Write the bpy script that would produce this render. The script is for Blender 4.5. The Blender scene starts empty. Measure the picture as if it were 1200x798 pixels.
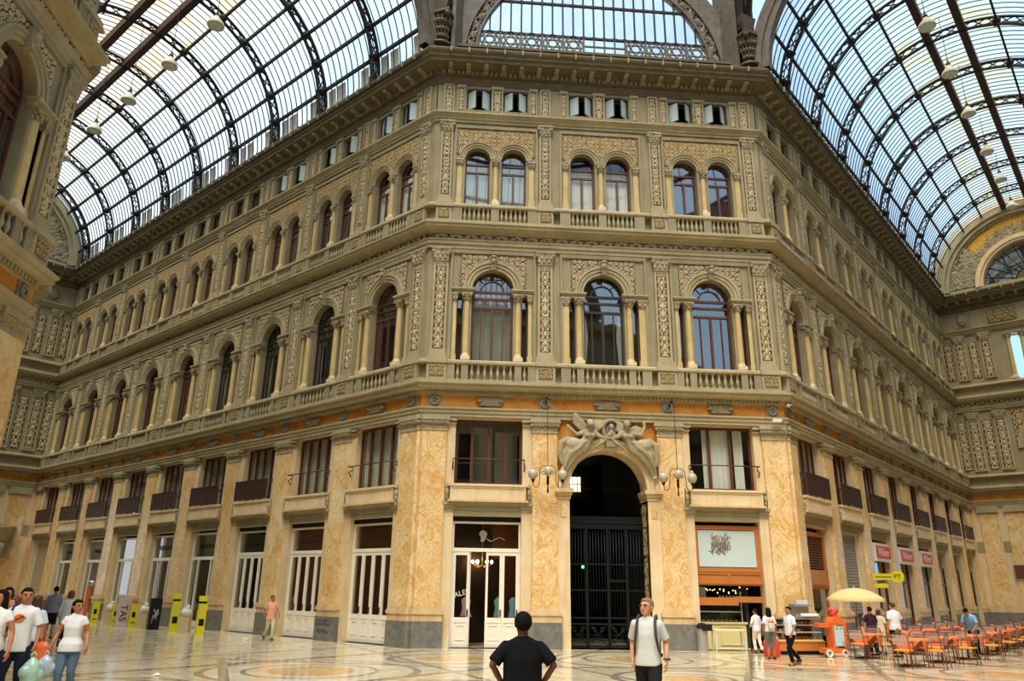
import bpy, bmesh, math, random
from mathutils import Matrix, Vector, Quaternion
PI = math.pi
S2 = math.sqrt(0.5)
SC = bpy.context.scene
COL = SC.collection
rnd = random.Random(7)
W = 13.4            # side of the octagon
DL, DR = 37.4, 34.2  # lengths of the two arms


# ------------------------------------------------------------------ helpers
def lin(r, g, b):
    f = lambda c: (c / 12.92 if c <= .04045 else ((c + .055) / 1.055) ** 2.4)
    return (f(r / 255), f(g / 255), f(b / 255), 1)


class MB:
    """collects polygons for ONE mesh"""
    def __init__(s):
        s.v, s.f, s.m, s.s, s.cm, s.col = [], [], [], [], 0, None
        s.T = None

    def add(s, vs, fs, smooth=False):
        b = len(s.v)
        if s.T is not None:
            vs = [s.T @ Vector(p) for p in vs]
        s.v.extend([tuple(p) for p in vs])
        for q in fs:
            s.f.append([b + i for i in q]); s.m.append(s.cm); s.s.append(smooth)

    def box(s, x0, x1, y0, y1, z0, z1):
        if x0 > x1: x0, x1 = x1, x0
        if y0 > y1: y0, y1 = y1, y0
        if z0 > z1: z0, z1 = z1, z0
        s.add([(x0, y0, z0), (x1, y0, z0), (x1, y1, z0), (x0, y1, z0), (x0, y0, z1), (x1, y0, z1), (x1, y1, z1), (x0, y1, z1)],
              [(0, 3, 2, 1), (4, 5, 6, 7), (0, 1, 5, 4), (1, 2, 6, 5), (2, 3, 7, 6), (3, 0, 4, 7)])

    def frustum(s, x, y, z0, z1, a0, b0, a1, b1):
        s.add([(x - a0, y - b0, z0), (x + a0, y - b0, z0), (x + a0, y + b0, z0), (x - a0, y + b0, z0),
               (x - a1, y - b1, z1), (x + a1, y - b1, z1), (x + a1, y + b1, z1), (x - a1, y + b1, z1)],
              [(0, 3, 2, 1), (4, 5, 6, 7), (0, 1, 5, 4), (1, 2, 6, 5), (2, 3, 7, 6), (3, 0, 4, 7)])

    def lathe(s, prof, x=0, y=0, z=0, n=12, smooth=True, cap=True):
        vs, fs = [], []
        for r, h in prof:
            for k in range(n):
                a = 2 * PI * k / n
                vs.append((x + r * math.cos(a), y + r * math.sin(a), z + h))
        for i in range(len(prof) - 1):
            for k in range(n):
                k2 = (k + 1) % n
                fs.append((i * n + k, i * n + k2, (i + 1) * n + k2, (i + 1) * n + k))
        s.add(vs, fs, smooth)
        if cap:
            b = len(prof) - 1
            s.add([vs[k] for k in range(n)], [tuple(range(n - 1, -1, -1))])
            s.add([vs[b * n + k] for k in range(n)], [tuple(range(n))])

    def tube(s, path, r, n=6, closed=False, smooth=True):
        P = [Vector(p) for p in path]
        N = len(P); vs = []; fs = []
        rr = r if isinstance(r, (list, tuple)) else [r] * N
        up = None
        for i, p in enumerate(P):
            if closed: d = P[(i + 1) % N] - P[i - 1]
            else: d = P[min(i + 1, N - 1)] - P[max(i - 1, 0)]
            if d.length < 1e-9: d = Vector((0, 0, 1))
            d.normalize()
            if up is None:
                up = Vector((0, 0, 1)) if abs(d.z) < .9 else Vector((1, 0, 0))
            a = d.cross(up)
            if a.length < 1e-5: a = d.cross(Vector((0, 1, .1)))
            a.normalize(); up = a.cross(d).normalized()
            for k in range(n):
                t = 2 * PI * k / n
                vs.append(p + (a * math.cos(t) + up * math.sin(t)) * rr[i])
        M = N if closed else N - 1
        for i in range(M):
            j = (i + 1) % N
            for k in range(n):
                k2 = (k + 1) % n
                fs.append((i * n + k, i * n + k2, j * n + k2, j * n + k))
        if not closed:
            fs.append(tuple(range(n - 1, -1, -1))); fs.append(tuple((N - 1) * n + k for k in range(n)))
        s.add(vs, fs, smooth)

    def bar(s, a, b, w, h=None):
        """rectangular bar between two points"""
        h = h or w
        a, b = Vector(a), Vector(b); d = (b - a).normalized()
        up = Vector((0, 0, 1)) if abs(d.z) < .95 else Vector((0, 1, 0))
        x = d.cross(up).normalized() * (w / 2); y = x.cross(d).normalized() * (h / 2)
        s.add([a - x - y, a + x - y, a + x + y, a - x + y, b - x - y, b + x - y, b + x + y, b - x + y],
              [(0, 3, 2, 1), (4, 5, 6, 7), (0, 1, 5, 4), (1, 2, 6, 5), (2, 3, 7, 6), (3, 0, 4, 7)])

    def ball(s, c, rx, ry=None, rz=None, n=10, m=6):
        ry = ry or rx; rz = rz or rx
        vs, fs = [], []
        for i in range(m + 1):
            ph = -PI / 2 + PI * i / m
            for k in range(n):
                t = 2 * PI * k / n
                vs.append((c[0] + rx * math.cos(ph) * math.cos(t), c[1] + ry * math.cos(ph) * math.sin(t), c[2] + rz * math.sin(ph)))
        for i in range(m):
            for k in range(n):
                k2 = (k + 1) % n
                fs.append((i * n + k, i * n + k2, (i + 1) * n + k2, (i + 1) * n + k))
        s.add(vs, fs, True)

    def sweep(s, prof, x0, x1, m0=0, m1=0, caps=True):
        """moulding: profile [(d, z)...] (d = outward) run from x0 to x1, mitred by m*d at the ends"""
        n = len(prof)
        vs = [(x0 - m0 * d, -d, z) for d, z in prof] + [(x1 + m1 * d, -d, z) for d, z in prof]
        fs = [(i, i + 1, n + i + 1, n + i) for i in range(n - 1)]
        s.add(vs, [q[::-1] for q in fs])
        if caps:
            s.add(vs[:n], [tuple(range(n))]); s.add(vs[n:], [tuple(range(n - 1, -1, -1))])

    def arc(s, cx, cz, r0, r1, y0, y1, a0=0, a1=PI, n=16, ends=True):
        """arch ring in the xz plane between radii r0 and r1, from y0 (front) to y1"""
        vs, fs = [], []
        for i in range(n + 1):
            a = a0 + (a1 - a0) * i / n
            c, q = math.cos(a), math.sin(a)
            for r, y in ((r0, y0), (r1, y0), (r1, y1), (r0, y1)):
                vs.append((cx + r * c, y, cz + r * q))
        for i in range(n):
            for k in range(4):
                k2 = (k + 1) % 4
                fs.append((i * 4 + k, i * 4 + k2, (i + 1) * 4 + k2, (i + 1) * 4 + k))
        s.add(vs, fs)
        if ends:
            s.add(vs[:4], [(3, 2, 1, 0)]); s.add(vs[-4:], [(0, 1, 2, 3)])

    def panel(s, x0, x1, z0, z1, y):
        s.add([(x0, y, z0), (x1, y, z0), (x1, y, z1), (x0, y, z1)], [(0, 1, 2, 3)])

    def frame(s, x0, x1, z0, z1, w, y0, y1):
        s.box(x0, x1, y0, y1, z0, z0 + w); s.box(x0, x1, y0, y1, z1 - w, z1)
        s.box(x0, x0 + w, y0, y1, z0 + w, z1 - w); s.box(x1 - w, x1, y0, y1, z0 + w, z1 - w)

    def mesh(s, name, mats):
        me = bpy.data.meshes.new(name)
        me.from_pydata(s.v, [], s.f)
        for m in (mats if isinstance(mats, (list, tuple)) else [mats]): me.materials.append(m)
        me.polygons.foreach_set('material_index', s.m)
        me.polygons.foreach_set('use_smooth', s.s)
        if s.col:
            at = me.color_attributes.new('relief', 'FLOAT_COLOR', 'POINT')
            at.data.foreach_set('color', [c for q in s.col for c in (q, q, q, 1)])
        me.update()
        return me


def link(name, data, parent=None, mat=None):
    o = bpy.data.objects.new(name, data); COL.objects.link(o)
    if parent is not None: o.parent = parent
    if mat is not None: o.matrix_local = mat
    return o


def tag(o, label, cat, group=None, kind=None):
    o['label'] = label; o['category'] = cat
    if group: o['group'] = group
    if kind: o['kind'] = kind
    return o


def empty(name, mat, label, cat, group=None, kind=None):
    o = link(name, None); o.matrix_world = mat if isinstance(mat, Matrix) else Matrix.Translation(mat)
    o.empty_display_size = .2
    return tag(o, label, cat, group, kind)


DATA = {}


def part(name, key, fn, mats, parent, loc=None, label=None):
    """child mesh; meshes with the same key are built once and shared"""
    if key is None or key not in DATA:
        mb = MB(); fn(mb); me = mb.mesh(name, mats)
        if key is not None: DATA[key] = me
    else:
        me = DATA[key]
    o = link(name, me, parent)
    if loc: o.location = loc
    if label: o['label'] = label
    return o


def top(name, fn, mats, label, cat, mat=None, group=None, kind=None):
    mb = MB(); fn(mb); o = link(name, mb.mesh(name, mats))
    if mat is not None: o.matrix_world = mat
    return tag(o, label, cat, group, kind)


def frm(o, x, y):
    m = Matrix.Identity(4)
    m.col[0][:3] = x; m.col[1][:3] = y; m.col[3][:3] = o
    return m


FM = {
    'C': Matrix.Identity(4),
    'L': frm((-DL * S2, DL * S2, 0), (S2, -S2, 0), (S2, S2, 0)),
    'R': frm((W, 0, 0), (S2, S2, 0), (-S2, S2, 0)),
    'EL': frm((-DL * S2 - W * S2, DL * S2 - W * S2, 0), (S2, S2, 0), (-S2, S2, 0)),
    'ER': frm((W + DR * S2, DR * S2, 0), (S2, -S2, 0), (S2, S2, 0)),
    'F': frm((-W * S2, -W * S2 - W, 0), (0, 1, 0), (-1, 0, 0)),
    'FL': frm((-W * S2, -W * S2, 0), (-S2, S2, 0), (-S2, -S2, 0)),
    'GR': frm((W + W * S2 + DR * S2, -W * S2 + DR * S2, 0), (-S2, -S2, 0), (S2, -S2, 0)),
}
T22 = math.tan(PI / 8)


def text(name, s, size, mat, parent, m, ext=.004, align='CENTER', label=None):
    c = bpy.data.curves.new('tmp', 'FONT'); c.body = s; c.size = size; c.extrude = ext
    c.align_x = align; c.align_y = 'CENTER'
    t = bpy.data.objects.new('tmp', c); COL.objects.link(t)
    dg = bpy.context.evaluated_depsgraph_get(); dg.update()
    me = bpy.data.meshes.new_from_object(t.evaluated_get(dg)); me.name = name
    bpy.data.objects.remove(t); bpy.data.curves.remove(c)
    me.materials.clear(); me.materials.append(mat)
    o = link(name, me, parent)
    if parent is not None: o.matrix_local = m
    else: o.matrix_world = m
    if label: o['label'] = label
    return o


RX90 = Matrix.Rotation(PI / 2, 4, 'X')   # lettering upright in the xz plane, read from -y
# ------------------------------------------------------------------ materials
def mat(name, base=(.5, .5, .5, 1), rough=.7, metal=0, spec=.5):
    m = bpy.data.materials.new(name); m.use_nodes = True
    b = m.node_tree.nodes['Principled BSDF']
    b.inputs['Base Color'].default_value = base
    b.inputs['Roughness'].default_value = rough
    b.inputs['Metallic'].default_value = metal
    b.inputs['Specular IOR Level'].default_value = spec
    return m


class NT:
    def __init__(s, m):
        s.m = m; s.t = m.node_tree; s.n = s.t.nodes; s.b = s.n.get('Principled BSDF')

    def node(s, typ, **kw):
        x = s.n.new(typ)
        for k, v in kw.items(): setattr(x, k, v)
        return x

    def l(s, a, b): s.t.links.new(a, b)

    def coord(s, which='Object'):
        return s.node('ShaderNodeTexCoord').outputs[which]

    def mapping(s, src, scale=(1, 1, 1), rot=(0, 0, 0)):
        x = s.node('ShaderNodeMapping'); x.inputs['Scale'].default_value = scale; x.inputs['Rotation'].default_value = rot
        s.l(src, x.inputs['Vector']); return x.outputs[0]

    def noise(s, src, scale, detail=4, rough=.55, dist=0):
        x = s.node('ShaderNodeTexNoise'); s.l(src, x.inputs['Vector'])
        x.inputs['Scale'].default_value = scale; x.inputs['Detail'].default_value = detail
        x.inputs['Roughness'].default_value = rough; x.inputs['Distortion'].default_value = dist
        return x.outputs['Fac']

    def ramp(s, fac, stops):
        x = s.node('ShaderNodeValToRGB'); s.l(fac, x.inputs[0]); e = x.color_ramp.elements
        while len(e) < len(stops): e.new(.5)
        for q, (p, c) in zip(e, stops): q.position = p; q.color = c
        return x.outputs[0]

    def mix(s, fac, a, b, typ='MIX'):
        x = s.node('ShaderNodeMix', data_type='RGBA', blend_type=typ)
        for sock, v in ((x.inputs[0], fac), (x.inputs[6], a), (x.inputs[7], b)):
            if isinstance(v, bpy.types.NodeSocket): s.l(v, sock)
            else: sock.default_value = v
        return x.outputs[2]

    def math(s, op, a, b=0.0, c=0.0):
        x = s.node('ShaderNodeMath', operation=op)
        for sock, v in zip(x.inputs, (a, b, c)):
            if isinstance(v, bpy.types.NodeSocket): s.l(v, sock)
            else: sock.default_value = v
        return x.outputs[0]

    def bump(s, h, strength=.3, dist=.02):
        x = s.node('ShaderNodeBump'); x.inputs['Strength'].default_value = strength; x.inputs['Distance'].default_value = dist
        s.l(h, x.inputs['Height']); s.l(x.outputs[0], s.b.inputs['Normal'])

    def base(s, c): s.l(c, s.b.inputs['Base Color'])


def scaled(c, k): return (c[0] * k, c[1] * k, c[2] * k, 1)


def stone(name, c1, c2, scale=.9, rough=.75, bump=.15):
    m = mat(name, c1, rough, spec=.25); t = NT(m); g = t.node('ShaderNodeNewGeometry').outputs['Position']
    n1 = t.noise(g, scale, 6, .6); n2 = t.noise(t.mapping(g, (3, 3, .35)), 1.6, 4, .6)
    c = t.ramp(n1, [(.3, c2), (.7, c1)])
    c = t.mix(t.math('MULTIPLY', t.ramp(n2, [(.5, (0, 0, 0, 1)), (.75, (1, 1, 1, 1))]), .45), c, scaled(c2, .72))
    t.base(c); t.bump(t.noise(g, 14, 4), bump, .02)
    return m


M = {}
M['tan'] = stone('grey_tan_stone', lin(161, 149, 116), lin(139, 127, 97))
M['tan_light'] = stone('light_tan_stone', lin(179, 165, 129), lin(157, 143, 109))
M['sculpt'] = stone('carved_stone', lin(176, 163, 132), lin(142, 128, 98), 2.5)
M['pink'] = stone('pale_pinkish_stone', lin(228, 206, 166), lin(212, 184, 140), 1.3, .55, .06)
M['base_marble'] = stone('base_moulding_marble', lin(222, 196, 150), lin(198, 166, 120), 2.0, .45, .05)
M['granite'] = stone('grey_granite', lin(130, 126, 116), lin(100, 98, 92), 6, .6, .1)
M['cream_column'] = stone('cream_column_stone', lin(206, 182, 126), lin(186, 158, 104), 2.2, .55, .05)
M['lip'] = stone('warm_lip_stone', lin(162, 142, 98), lin(142, 122, 80), 2)  # warm tan stone for cornice lips
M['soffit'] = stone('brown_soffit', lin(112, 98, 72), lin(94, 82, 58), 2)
M['cartouche'] = stone('grey_cartouche', lin(150, 140, 116), lin(124, 113, 92), 5)

m = mat('yellow_veined_marble', lin(226, 176, 92), .28); t = NT(m)
g = t.node('ShaderNodeNewGeometry').outputs['Position']
n_ = t.noise(t.mapping(g, (1, 1, .8)), 1.5, 9, .64, 1.2)
c = t.ramp(n_, [(.30, lin(190, 138, 74)), (.38, lin(226, 192, 132)), (.44, lin(204, 152, 84)), (.48, lin(234, 208, 156)), (.53, lin(216, 172, 106)), (.58, lin(238, 218, 174)), (.62, lin(206, 156, 90)), (.70, lin(236, 212, 166))])
pk = t.noise(g, .42, 4, .6, .5)
c = t.mix(t.ramp(pk, [(.46, (0, 0, 0, 1)), (.68, (.5, .5, .5, 1))]), c, lin(204, 146, 76))
pk = t.noise(g, .6, 5, .6, .8)
c = t.mix(t.ramp(pk, [(.54, (0, 0, 0, 1)), (.70, (.8, .8, .8, 1))]), c, lin(236, 216, 174))
t.base(c); M['marble'] = m

m = mat('orange_frieze_stucco', lin(206, 138, 40), .6); t = NT(m); g = t.node('ShaderNodeNewGeometry').outputs['Position']
t.base(t.ramp(t.noise(g, 2.2, 6, .65), [(.3, lin(164, 94, 28)), (.5, lin(196, 128, 36)), (.75, lin(208, 146, 52))])); M['orange'] = m


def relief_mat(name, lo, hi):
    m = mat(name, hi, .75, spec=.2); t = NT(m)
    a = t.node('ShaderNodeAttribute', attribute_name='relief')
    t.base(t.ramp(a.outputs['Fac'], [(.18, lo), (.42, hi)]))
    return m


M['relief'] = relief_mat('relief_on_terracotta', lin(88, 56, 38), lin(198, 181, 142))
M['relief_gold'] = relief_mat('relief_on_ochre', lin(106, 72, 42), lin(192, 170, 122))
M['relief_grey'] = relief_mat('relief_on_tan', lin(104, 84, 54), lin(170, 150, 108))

M['wood'] = mat('dark_red_brown_wood', lin(92, 46, 30), .45)
M['woodblack'] = mat('near_black_wood', lin(44, 32, 26), .5)
M['white'] = mat('white_painted_wood', lin(238, 230, 212), .4)
M['offwhite'] = mat('off_white_metal', lin(218, 210, 188), .45)
M['railing'] = mat('brown_painted_iron', lin(70, 48, 38), .5, .3)
M['iron'] = mat('black_iron', lin(26, 25, 27), .45, .5)
M['girder'] = mat('dark_roof_iron', lin(34, 29, 27), .7, .2)
M['girder_brown'] = mat('brown_roof_girder', lin(58, 38, 30), .7, .2)
M['bars'] = mat('roof_glazing_bars', lin(64, 58, 54), .6, .2)
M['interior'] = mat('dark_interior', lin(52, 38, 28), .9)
M['interior_warm'] = mat('warm_brown_interior', lin(110, 62, 28), .8)
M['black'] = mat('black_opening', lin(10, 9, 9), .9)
M['curtain'] = mat('pale_curtain', lin(226, 224, 206), .8)
M['curtain_green'] = mat('grey_green_curtain', lin(204, 206, 182), .8)
M['room_shade'] = mat('dim_room_behind', lin(62, 50, 40), .9)  # dark sheet colour standing in for the shade of unlit rooms
M['orangewood'] = mat('varnished_orange_wood', lin(184, 114, 52), .4)
M['slats'] = mat('brown_slats', lin(96, 56, 34), .5)
M['shutter'] = mat('grey_roller_shutter', lin(150, 146, 138), .5, .3)
M['shutter_tan'] = mat('tan_roller_shutter', lin(172, 152, 122), .6)
M['frost'] = mat('frosted_pale_blue_glass', lin(196, 210, 206), .3)
M['paleglass'] = mat('pale_green_display_glass', lin(170, 184, 172), .12)
M['steel'] = mat('brushed_steel', lin(190, 188, 180), .3, .8)
M['tin'] = mat('aluminium', lin(200, 198, 192), .35, .7)


def emis(name, c, k):
    m = bpy.data.materials.new(name); m.use_nodes = True; t = m.node_tree; t.nodes.remove(t.nodes['Principled BSDF'])
    e = t.nodes.new('ShaderNodeEmission'); e.inputs[0].default_value = c; e.inputs[1].default_value = k
    t.links.new(e.outputs[0], t.nodes['Material Output'].inputs[0]); return m


M['bulb'] = emis('warm_bulb', lin(255, 206, 140), 26)
M['litwin'] = emis('lit_window', lin(255, 240, 200), 1.0)
M['exitlamp'] = emis('green_exit_lamp', lin(120, 255, 150), 2.0)


def glass(name, tint, refl, rough=.02):
    m = bpy.data.materials.new(name); m.use_nodes = True; t = NT(m); t.n.remove(t.b)
    tr = t.node('ShaderNodeBsdfTransparent'); tr.inputs[0].default_value = tint
    gl = t.node('ShaderNodeBsdfGlossy'); gl.inputs['Roughness'].default_value = rough; gl.inputs[0].default_value = (.95, .97, 1, 1)
    lw = t.node('ShaderNodeLayerWeight'); lw.inputs[0].default_value = .5
    f = t.math('ADD', t.math('MULTIPLY', t.math('POWER', lw.outputs['Facing'], 2.5), 1 - refl), refl)
    mx = t.node('ShaderNodeMixShader'); t.l(f, mx.inputs[0]); t.l(tr.outputs[0], mx.inputs[1]); t.l(gl.outputs[0], mx.inputs[2])
    t.l(mx.outputs[0], t.n['Material Output'].inputs[0]); return m


M['glass'] = glass('window_glass', (.75, .78, .76, 1), .22)
M['shopglass'] = glass('shop_glass', (.85, .86, .84, 1), .05)
M['clear'] = glass('clear_glass', (.92, .94, .93, 1), .08)


def roofglass(name, tint, stain):
    m = bpy.data.materials.new(name); m.use_nodes = True; t = NT(m); t.n.remove(t.b)
    g = t.node('ShaderNodeNewGeometry').outputs['Position']
    tr = t.node('ShaderNodeBsdfTransparent'); tl = t.node('ShaderNodeBsdfTranslucent')
    n = t.noise(t.mapping(g, (.5, .5, .25)), 1.3, 4, .6)
    c = t.ramp(n, [(.36, tint), (.50, scaled(tint, .86)), (.60, stain)])
    t.l(c, tr.inputs[0]); tl.inputs[0].default_value = (.7, .72, .72, 1)
    mx = t.node('ShaderNodeMixShader'); mx.inputs[0].default_value = .22
    t.l(tr.outputs[0], mx.inputs[1]); t.l(tl.outputs[0], mx.inputs[2]); t.l(mx.outputs[0], t.n['Material Output'].inputs[0]); return m


M['roofglass'] = roofglass('roof_glass', (.90, .95, .97, 1), (.84, .90, .93, 1))
M['roofglass_stained'] = roofglass('rust_stained_roof_glass', (.93, .90, .78, 1), (.93, .66, .28, 1))

# polished inlaid marble floor, laid out round the centre of the octagon
m = mat('inlaid_polished_marble', lin(226, 212, 184), .12); t = NT(m)
g = t.node('ShaderNodeNewGeometry').outputs['Position']
sub = t.node('ShaderNodeVectorMath', operation='SUBTRACT'); t.l(g, sub.inputs[0]); sub.inputs[1].default_value = (W / 2, -(W / 2 + W * S2), 0)
sx = t.node('ShaderNodeSeparateXYZ'); t.l(sub.outputs[0], sx.inputs[0]); X, Y = sx.outputs[0], sx.outputs[1]
r = t.math('SQRT', t.math('ADD', t.math('MULTIPLY', X, X), t.math('MULTIPLY', Y, Y)))
th = t.math('ARCTAN2', Y, X)
OCT = 2 * PI / 8
# fold the angle into one eighth, symmetric about the mid line
a = t.math('ADD', th, PI / 2 + OCT / 2 + 4 * PI)
af = t.math('SUBTRACT', t.math('MODULO', a, OCT), OCT / 2)
u = t.math('MULTIPLY', r, t.math('SINE', af)); v = t.math('MULTIPLY', r, t.math('COSINE', af))


def band(x, c, h):
    return t.math('LESS_THAN', t.math('ABSOLUTE', t.math('SUBTRACT', x, c)), h)


def dist(cu, cv, su=1.0):
    du = t.math('MULTIPLY', t.math('SUBTRACT', u, cu), su); dv = t.math('SUBTRACT', v, cv)
    return t.math('SQRT', t.math('ADD', t.math('MULTIPLY', du, du), t.math('MULTIPLY', dv, dv)))


n1 = t.noise(g, .9, 6, .65, .6); n2 = t.noise(t.mapping(g, (2, .5, 1), (0, 0, .5)), 2.2, 5, .6, .8)
cream = t.ramp(n1, [(.3, lin(216, 198, 162)), (.55, lin(230, 216, 184)), (.75, lin(204, 184, 148))])
grey = t.ramp(n2, [(.3, lin(128, 118, 100)), (.6, lin(166, 152, 126)), (.8, lin(144, 130, 106))])
ochre = t.ramp(n2, [(.3, lin(196, 150, 92)), (.6, lin(216, 184, 132)), (.8, lin(184, 140, 90))])
white = t.ramp(n1, [(.3, lin(214, 198, 164)), (.7, lin(228, 215, 186))])
tile = t.node('ShaderNodeTexBrick'); tile.offset = .5; t.l(t.mapping(g, (1, 1, 1), (0, 0, PI / 4)), tile.inputs['Vector'])
tile.inputs['Scale'].default_value = .9; tile.inputs['Mortar Size'].default_value = .012
tile.inputs['Color1'].default_value = (1, 1, 1, 1); tile.inputs['Color2'].default_value = (.84, .82, .78, 1); tile.inputs['Mortar'].default_value = (.5, .46, .4, 1)
c = t.mix(1.0, cream, tile.outputs['Color'], 'MULTIPLY')
# checker of lozenges towards the arms
lz = t.math('ADD', t.math('ABSOLUTE', u), t.math('ABSOLUTE', t.math('SUBTRACT', t.math('MODULO', v, 2.6), 1.3)))
c = t.mix(band(lz, .95, .09), c, grey); c = t.mix(t.math('LESS_THAN', lz, .5), c, ochre)
for k, (cv, rad) in enumerate(((12.4, 2.5), (7.6, 1.7))):
    d = dist(0, cv)
    c = t.mix(t.math('LESS_THAN', d, rad), c, white)
    c = t.mix(band(d, rad, .10), c, grey); c = t.mix(band(d, rad * .62, .07), c, grey)
    c = t.mix(t.math('LESS_THAN', d, rad * .42), c, ochre)
for s_ in (1, -1):
    d = dist(s_ * 4.6, 12.6, 1.0)
    c = t.mix(band(d, 1.5, .12), c, grey); c = t.mix(t.math('LESS_THAN', d, .8), c, ochre)
ln = t.math('ABSOLUTE', t.math('SUBTRACT', t.math('ABSOLUTE', u), t.math('MULTIPLY', t.math('SUBTRACT', 16.5, v), .55)))
c = t.mix(t.math('LESS_THAN', ln, .13), c, grey)
ln = t.math('ABSOLUTE', t.math('SUBTRACT', t.math('ABSOLUTE', u), t.math('MULTIPLY', t.math('SUBTRACT', v, 4.0), .4)))
c = t.mix(t.math('LESS_THAN', ln, .10), c, grey)
for rv, hw, q in ((15.1, .22, grey), (10.0, .16, grey), (5.2, .14, grey), (14.55, .10, ochre), (17.6, .15, grey), (20.4, .15, ochre), (9.5, .07, ochre)):
    c = t.mix(band(v, rv, hw), c, q)
t.base(c)
rr = t.ramp(n1, [(.3, (.08, .08, .08, 1)), (.7, (.2, .2, .2, 1))]); t.l(rr, t.b.inputs['Roughness'])
t.b.inputs['Specular IOR Level'].default_value = .6
M['floor'] = m


def cloth(name, c, rough=.85):
    m = mat(name, c, rough, spec=.15); t = NT(m)
    t.bump(t.noise(t.coord(), 9, 3), .25, .02); return m


def skin(name, c):
    m = mat(name, c, .5, spec=.3); t = NT(m)
    t.base(t.ramp(t.noise(t.coord(), 6, 3), [(.3, scaled(c, .88)), (.7, c)])); return m
for nm, c, rg in (('globe', lin(178, 168, 146), .3), ('creampaint', lin(222, 204, 140), .5), ('pastry', lin(206, 150, 74), .6), ('pastry_pale', lin(236, 222, 196), .6), ('fruit_green', lin(150, 178, 76), .5),
                  ('brass', lin(180, 140, 70), .35), ('orangepaint', lin(214, 104, 44), .45), ('redpaint', lin(206, 58, 44), .5), ('boardblue', lin(178, 204, 214), .4), ('umbrella', lin(206, 180, 122), .8),
                  ('orangeseat', lin(240, 152, 58), .6), ('bronze', lin(104, 62, 44), .4), ('orangecloth', lin(214, 116, 68), .85), ('menucard', lin(216, 150, 90), .6), ('purple', lin(112, 62, 96), .7),
                  ('yellowpaint', lin(226, 214, 30), .5), ('pinkpaint', lin(214, 190, 194), .6), ('carton', lin(206, 182, 140), .8), ('bluepaint', lin(40, 38, 84), .7), ('dresspink', lin(226, 168, 178), .8),
                  ('dressgreen', lin(120, 172, 150), .8), ('dressblue', lin(142, 176, 196), .8), ('clearshelf', lin(190, 196, 190), .3)):
    M[nm] = mat(nm, c, rg)
M['bulb2'] = emis('warm_strip_light', lin(255, 236, 120), 3)
# ------------------------------------------------------------------ carved relief
def hsh(a, b):
    return (math.sin(a * 127.1 + b * 311.7) * 43758.5453) % 1.0


def vol(dx, dz, R, sg, ph=0):
    r = math.hypot(dx, dz)
    if r > R: return 0
    t = math.atan2(dz, dx)
    v = .5 + .5 * math.cos(2 * PI * r / (R * .55) - sg * t + ph)
    return v * (1 - (r / R) ** 4)


def rel_v(half):
    p = half * 1.45
    def f(x, z):
        ax = abs(x); k = math.floor(z / p); q = z / p - k
        h = vol(ax - half * .5, (q - .5) * p, half * .6, 1 if k % 2 else -1, hsh(k, 1) * 3)
        h = max(h, (.95 if ax < half * (.12 + .14 * math.sin(2 * PI * (q + hsh(k, 3)))) else 0))
        h = max(h, .9 * max(0, 1 - math.hypot(ax - half * .45, (q if q < .5 else q - 1) * p) / (half * .36)))
        return h
    return f


def rel_h(z0, half):
    p = half * 2.3
    def f(x, z):
        k = math.floor(x / p); q = x / p - k; sg = 1 if k % 2 else -1
        h = vol((q - .5) * p, (z - z0), half * 1.0, sg, hsh(k, 2) * 2)
        dz = (z - z0) - sg * half * .75 * math.cos(2 * PI * q / 2)
        h = max(h, .9 if abs(dz) < half * .16 else 0)
        h = max(h, .8 * max(0, 1 - math.hypot((q if q < .5 else q - 1) * p, (z - z0) - sg * half * .4) / (half * .5)))
        return h
    return f


def rel_2(p):
    def f(x, z):
        x = abs(x); k = math.floor(x / p); j = math.floor(z / p)
        h = vol(x - (k + .5) * p, z - (j + .5) * p, p * .56, 1 if (k + j) % 2 else -1, hsh(k, j) * 5)
        xx, zz = x / p - round(x / p), z / p - round(z / p)
        return max(h, .9 * max(0, 1 - math.hypot(xx, zz) * 4.2))
    return f


def relief(mb, x0, x1, z0, z1, y, dep, step, f, keep=None):
    nx = max(2, int(round((x1 - x0) / step))); nz = max(2, int(round((z1 - z0) / step)))
    if mb.col is None: mb.col = []
    vs, fs = [], []
    for j in range(nz + 1):
        for i in range(nx + 1):
            x = x0 + (x1 - x0) * i / nx; z = z0 + (z1 - z0) * j / nz
            h = f(x, z); h = h if 0 < i < nx and 0 < j < nz else 0
            vs.append((x, y - dep * h, z)); mb.col.append(h)
    for j in range(nz):
        for i in range(nx):
            if keep and not keep(x0 + (x1 - x0) * (i + .5) / nx, z0 + (z1 - z0) * (j + .5) / nz): continue
            a = j * (nx + 1) + i
            fs.append((a, a + 1, a + nx + 2, a + nx + 1))
    mb.add(vs, fs, True)


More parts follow.
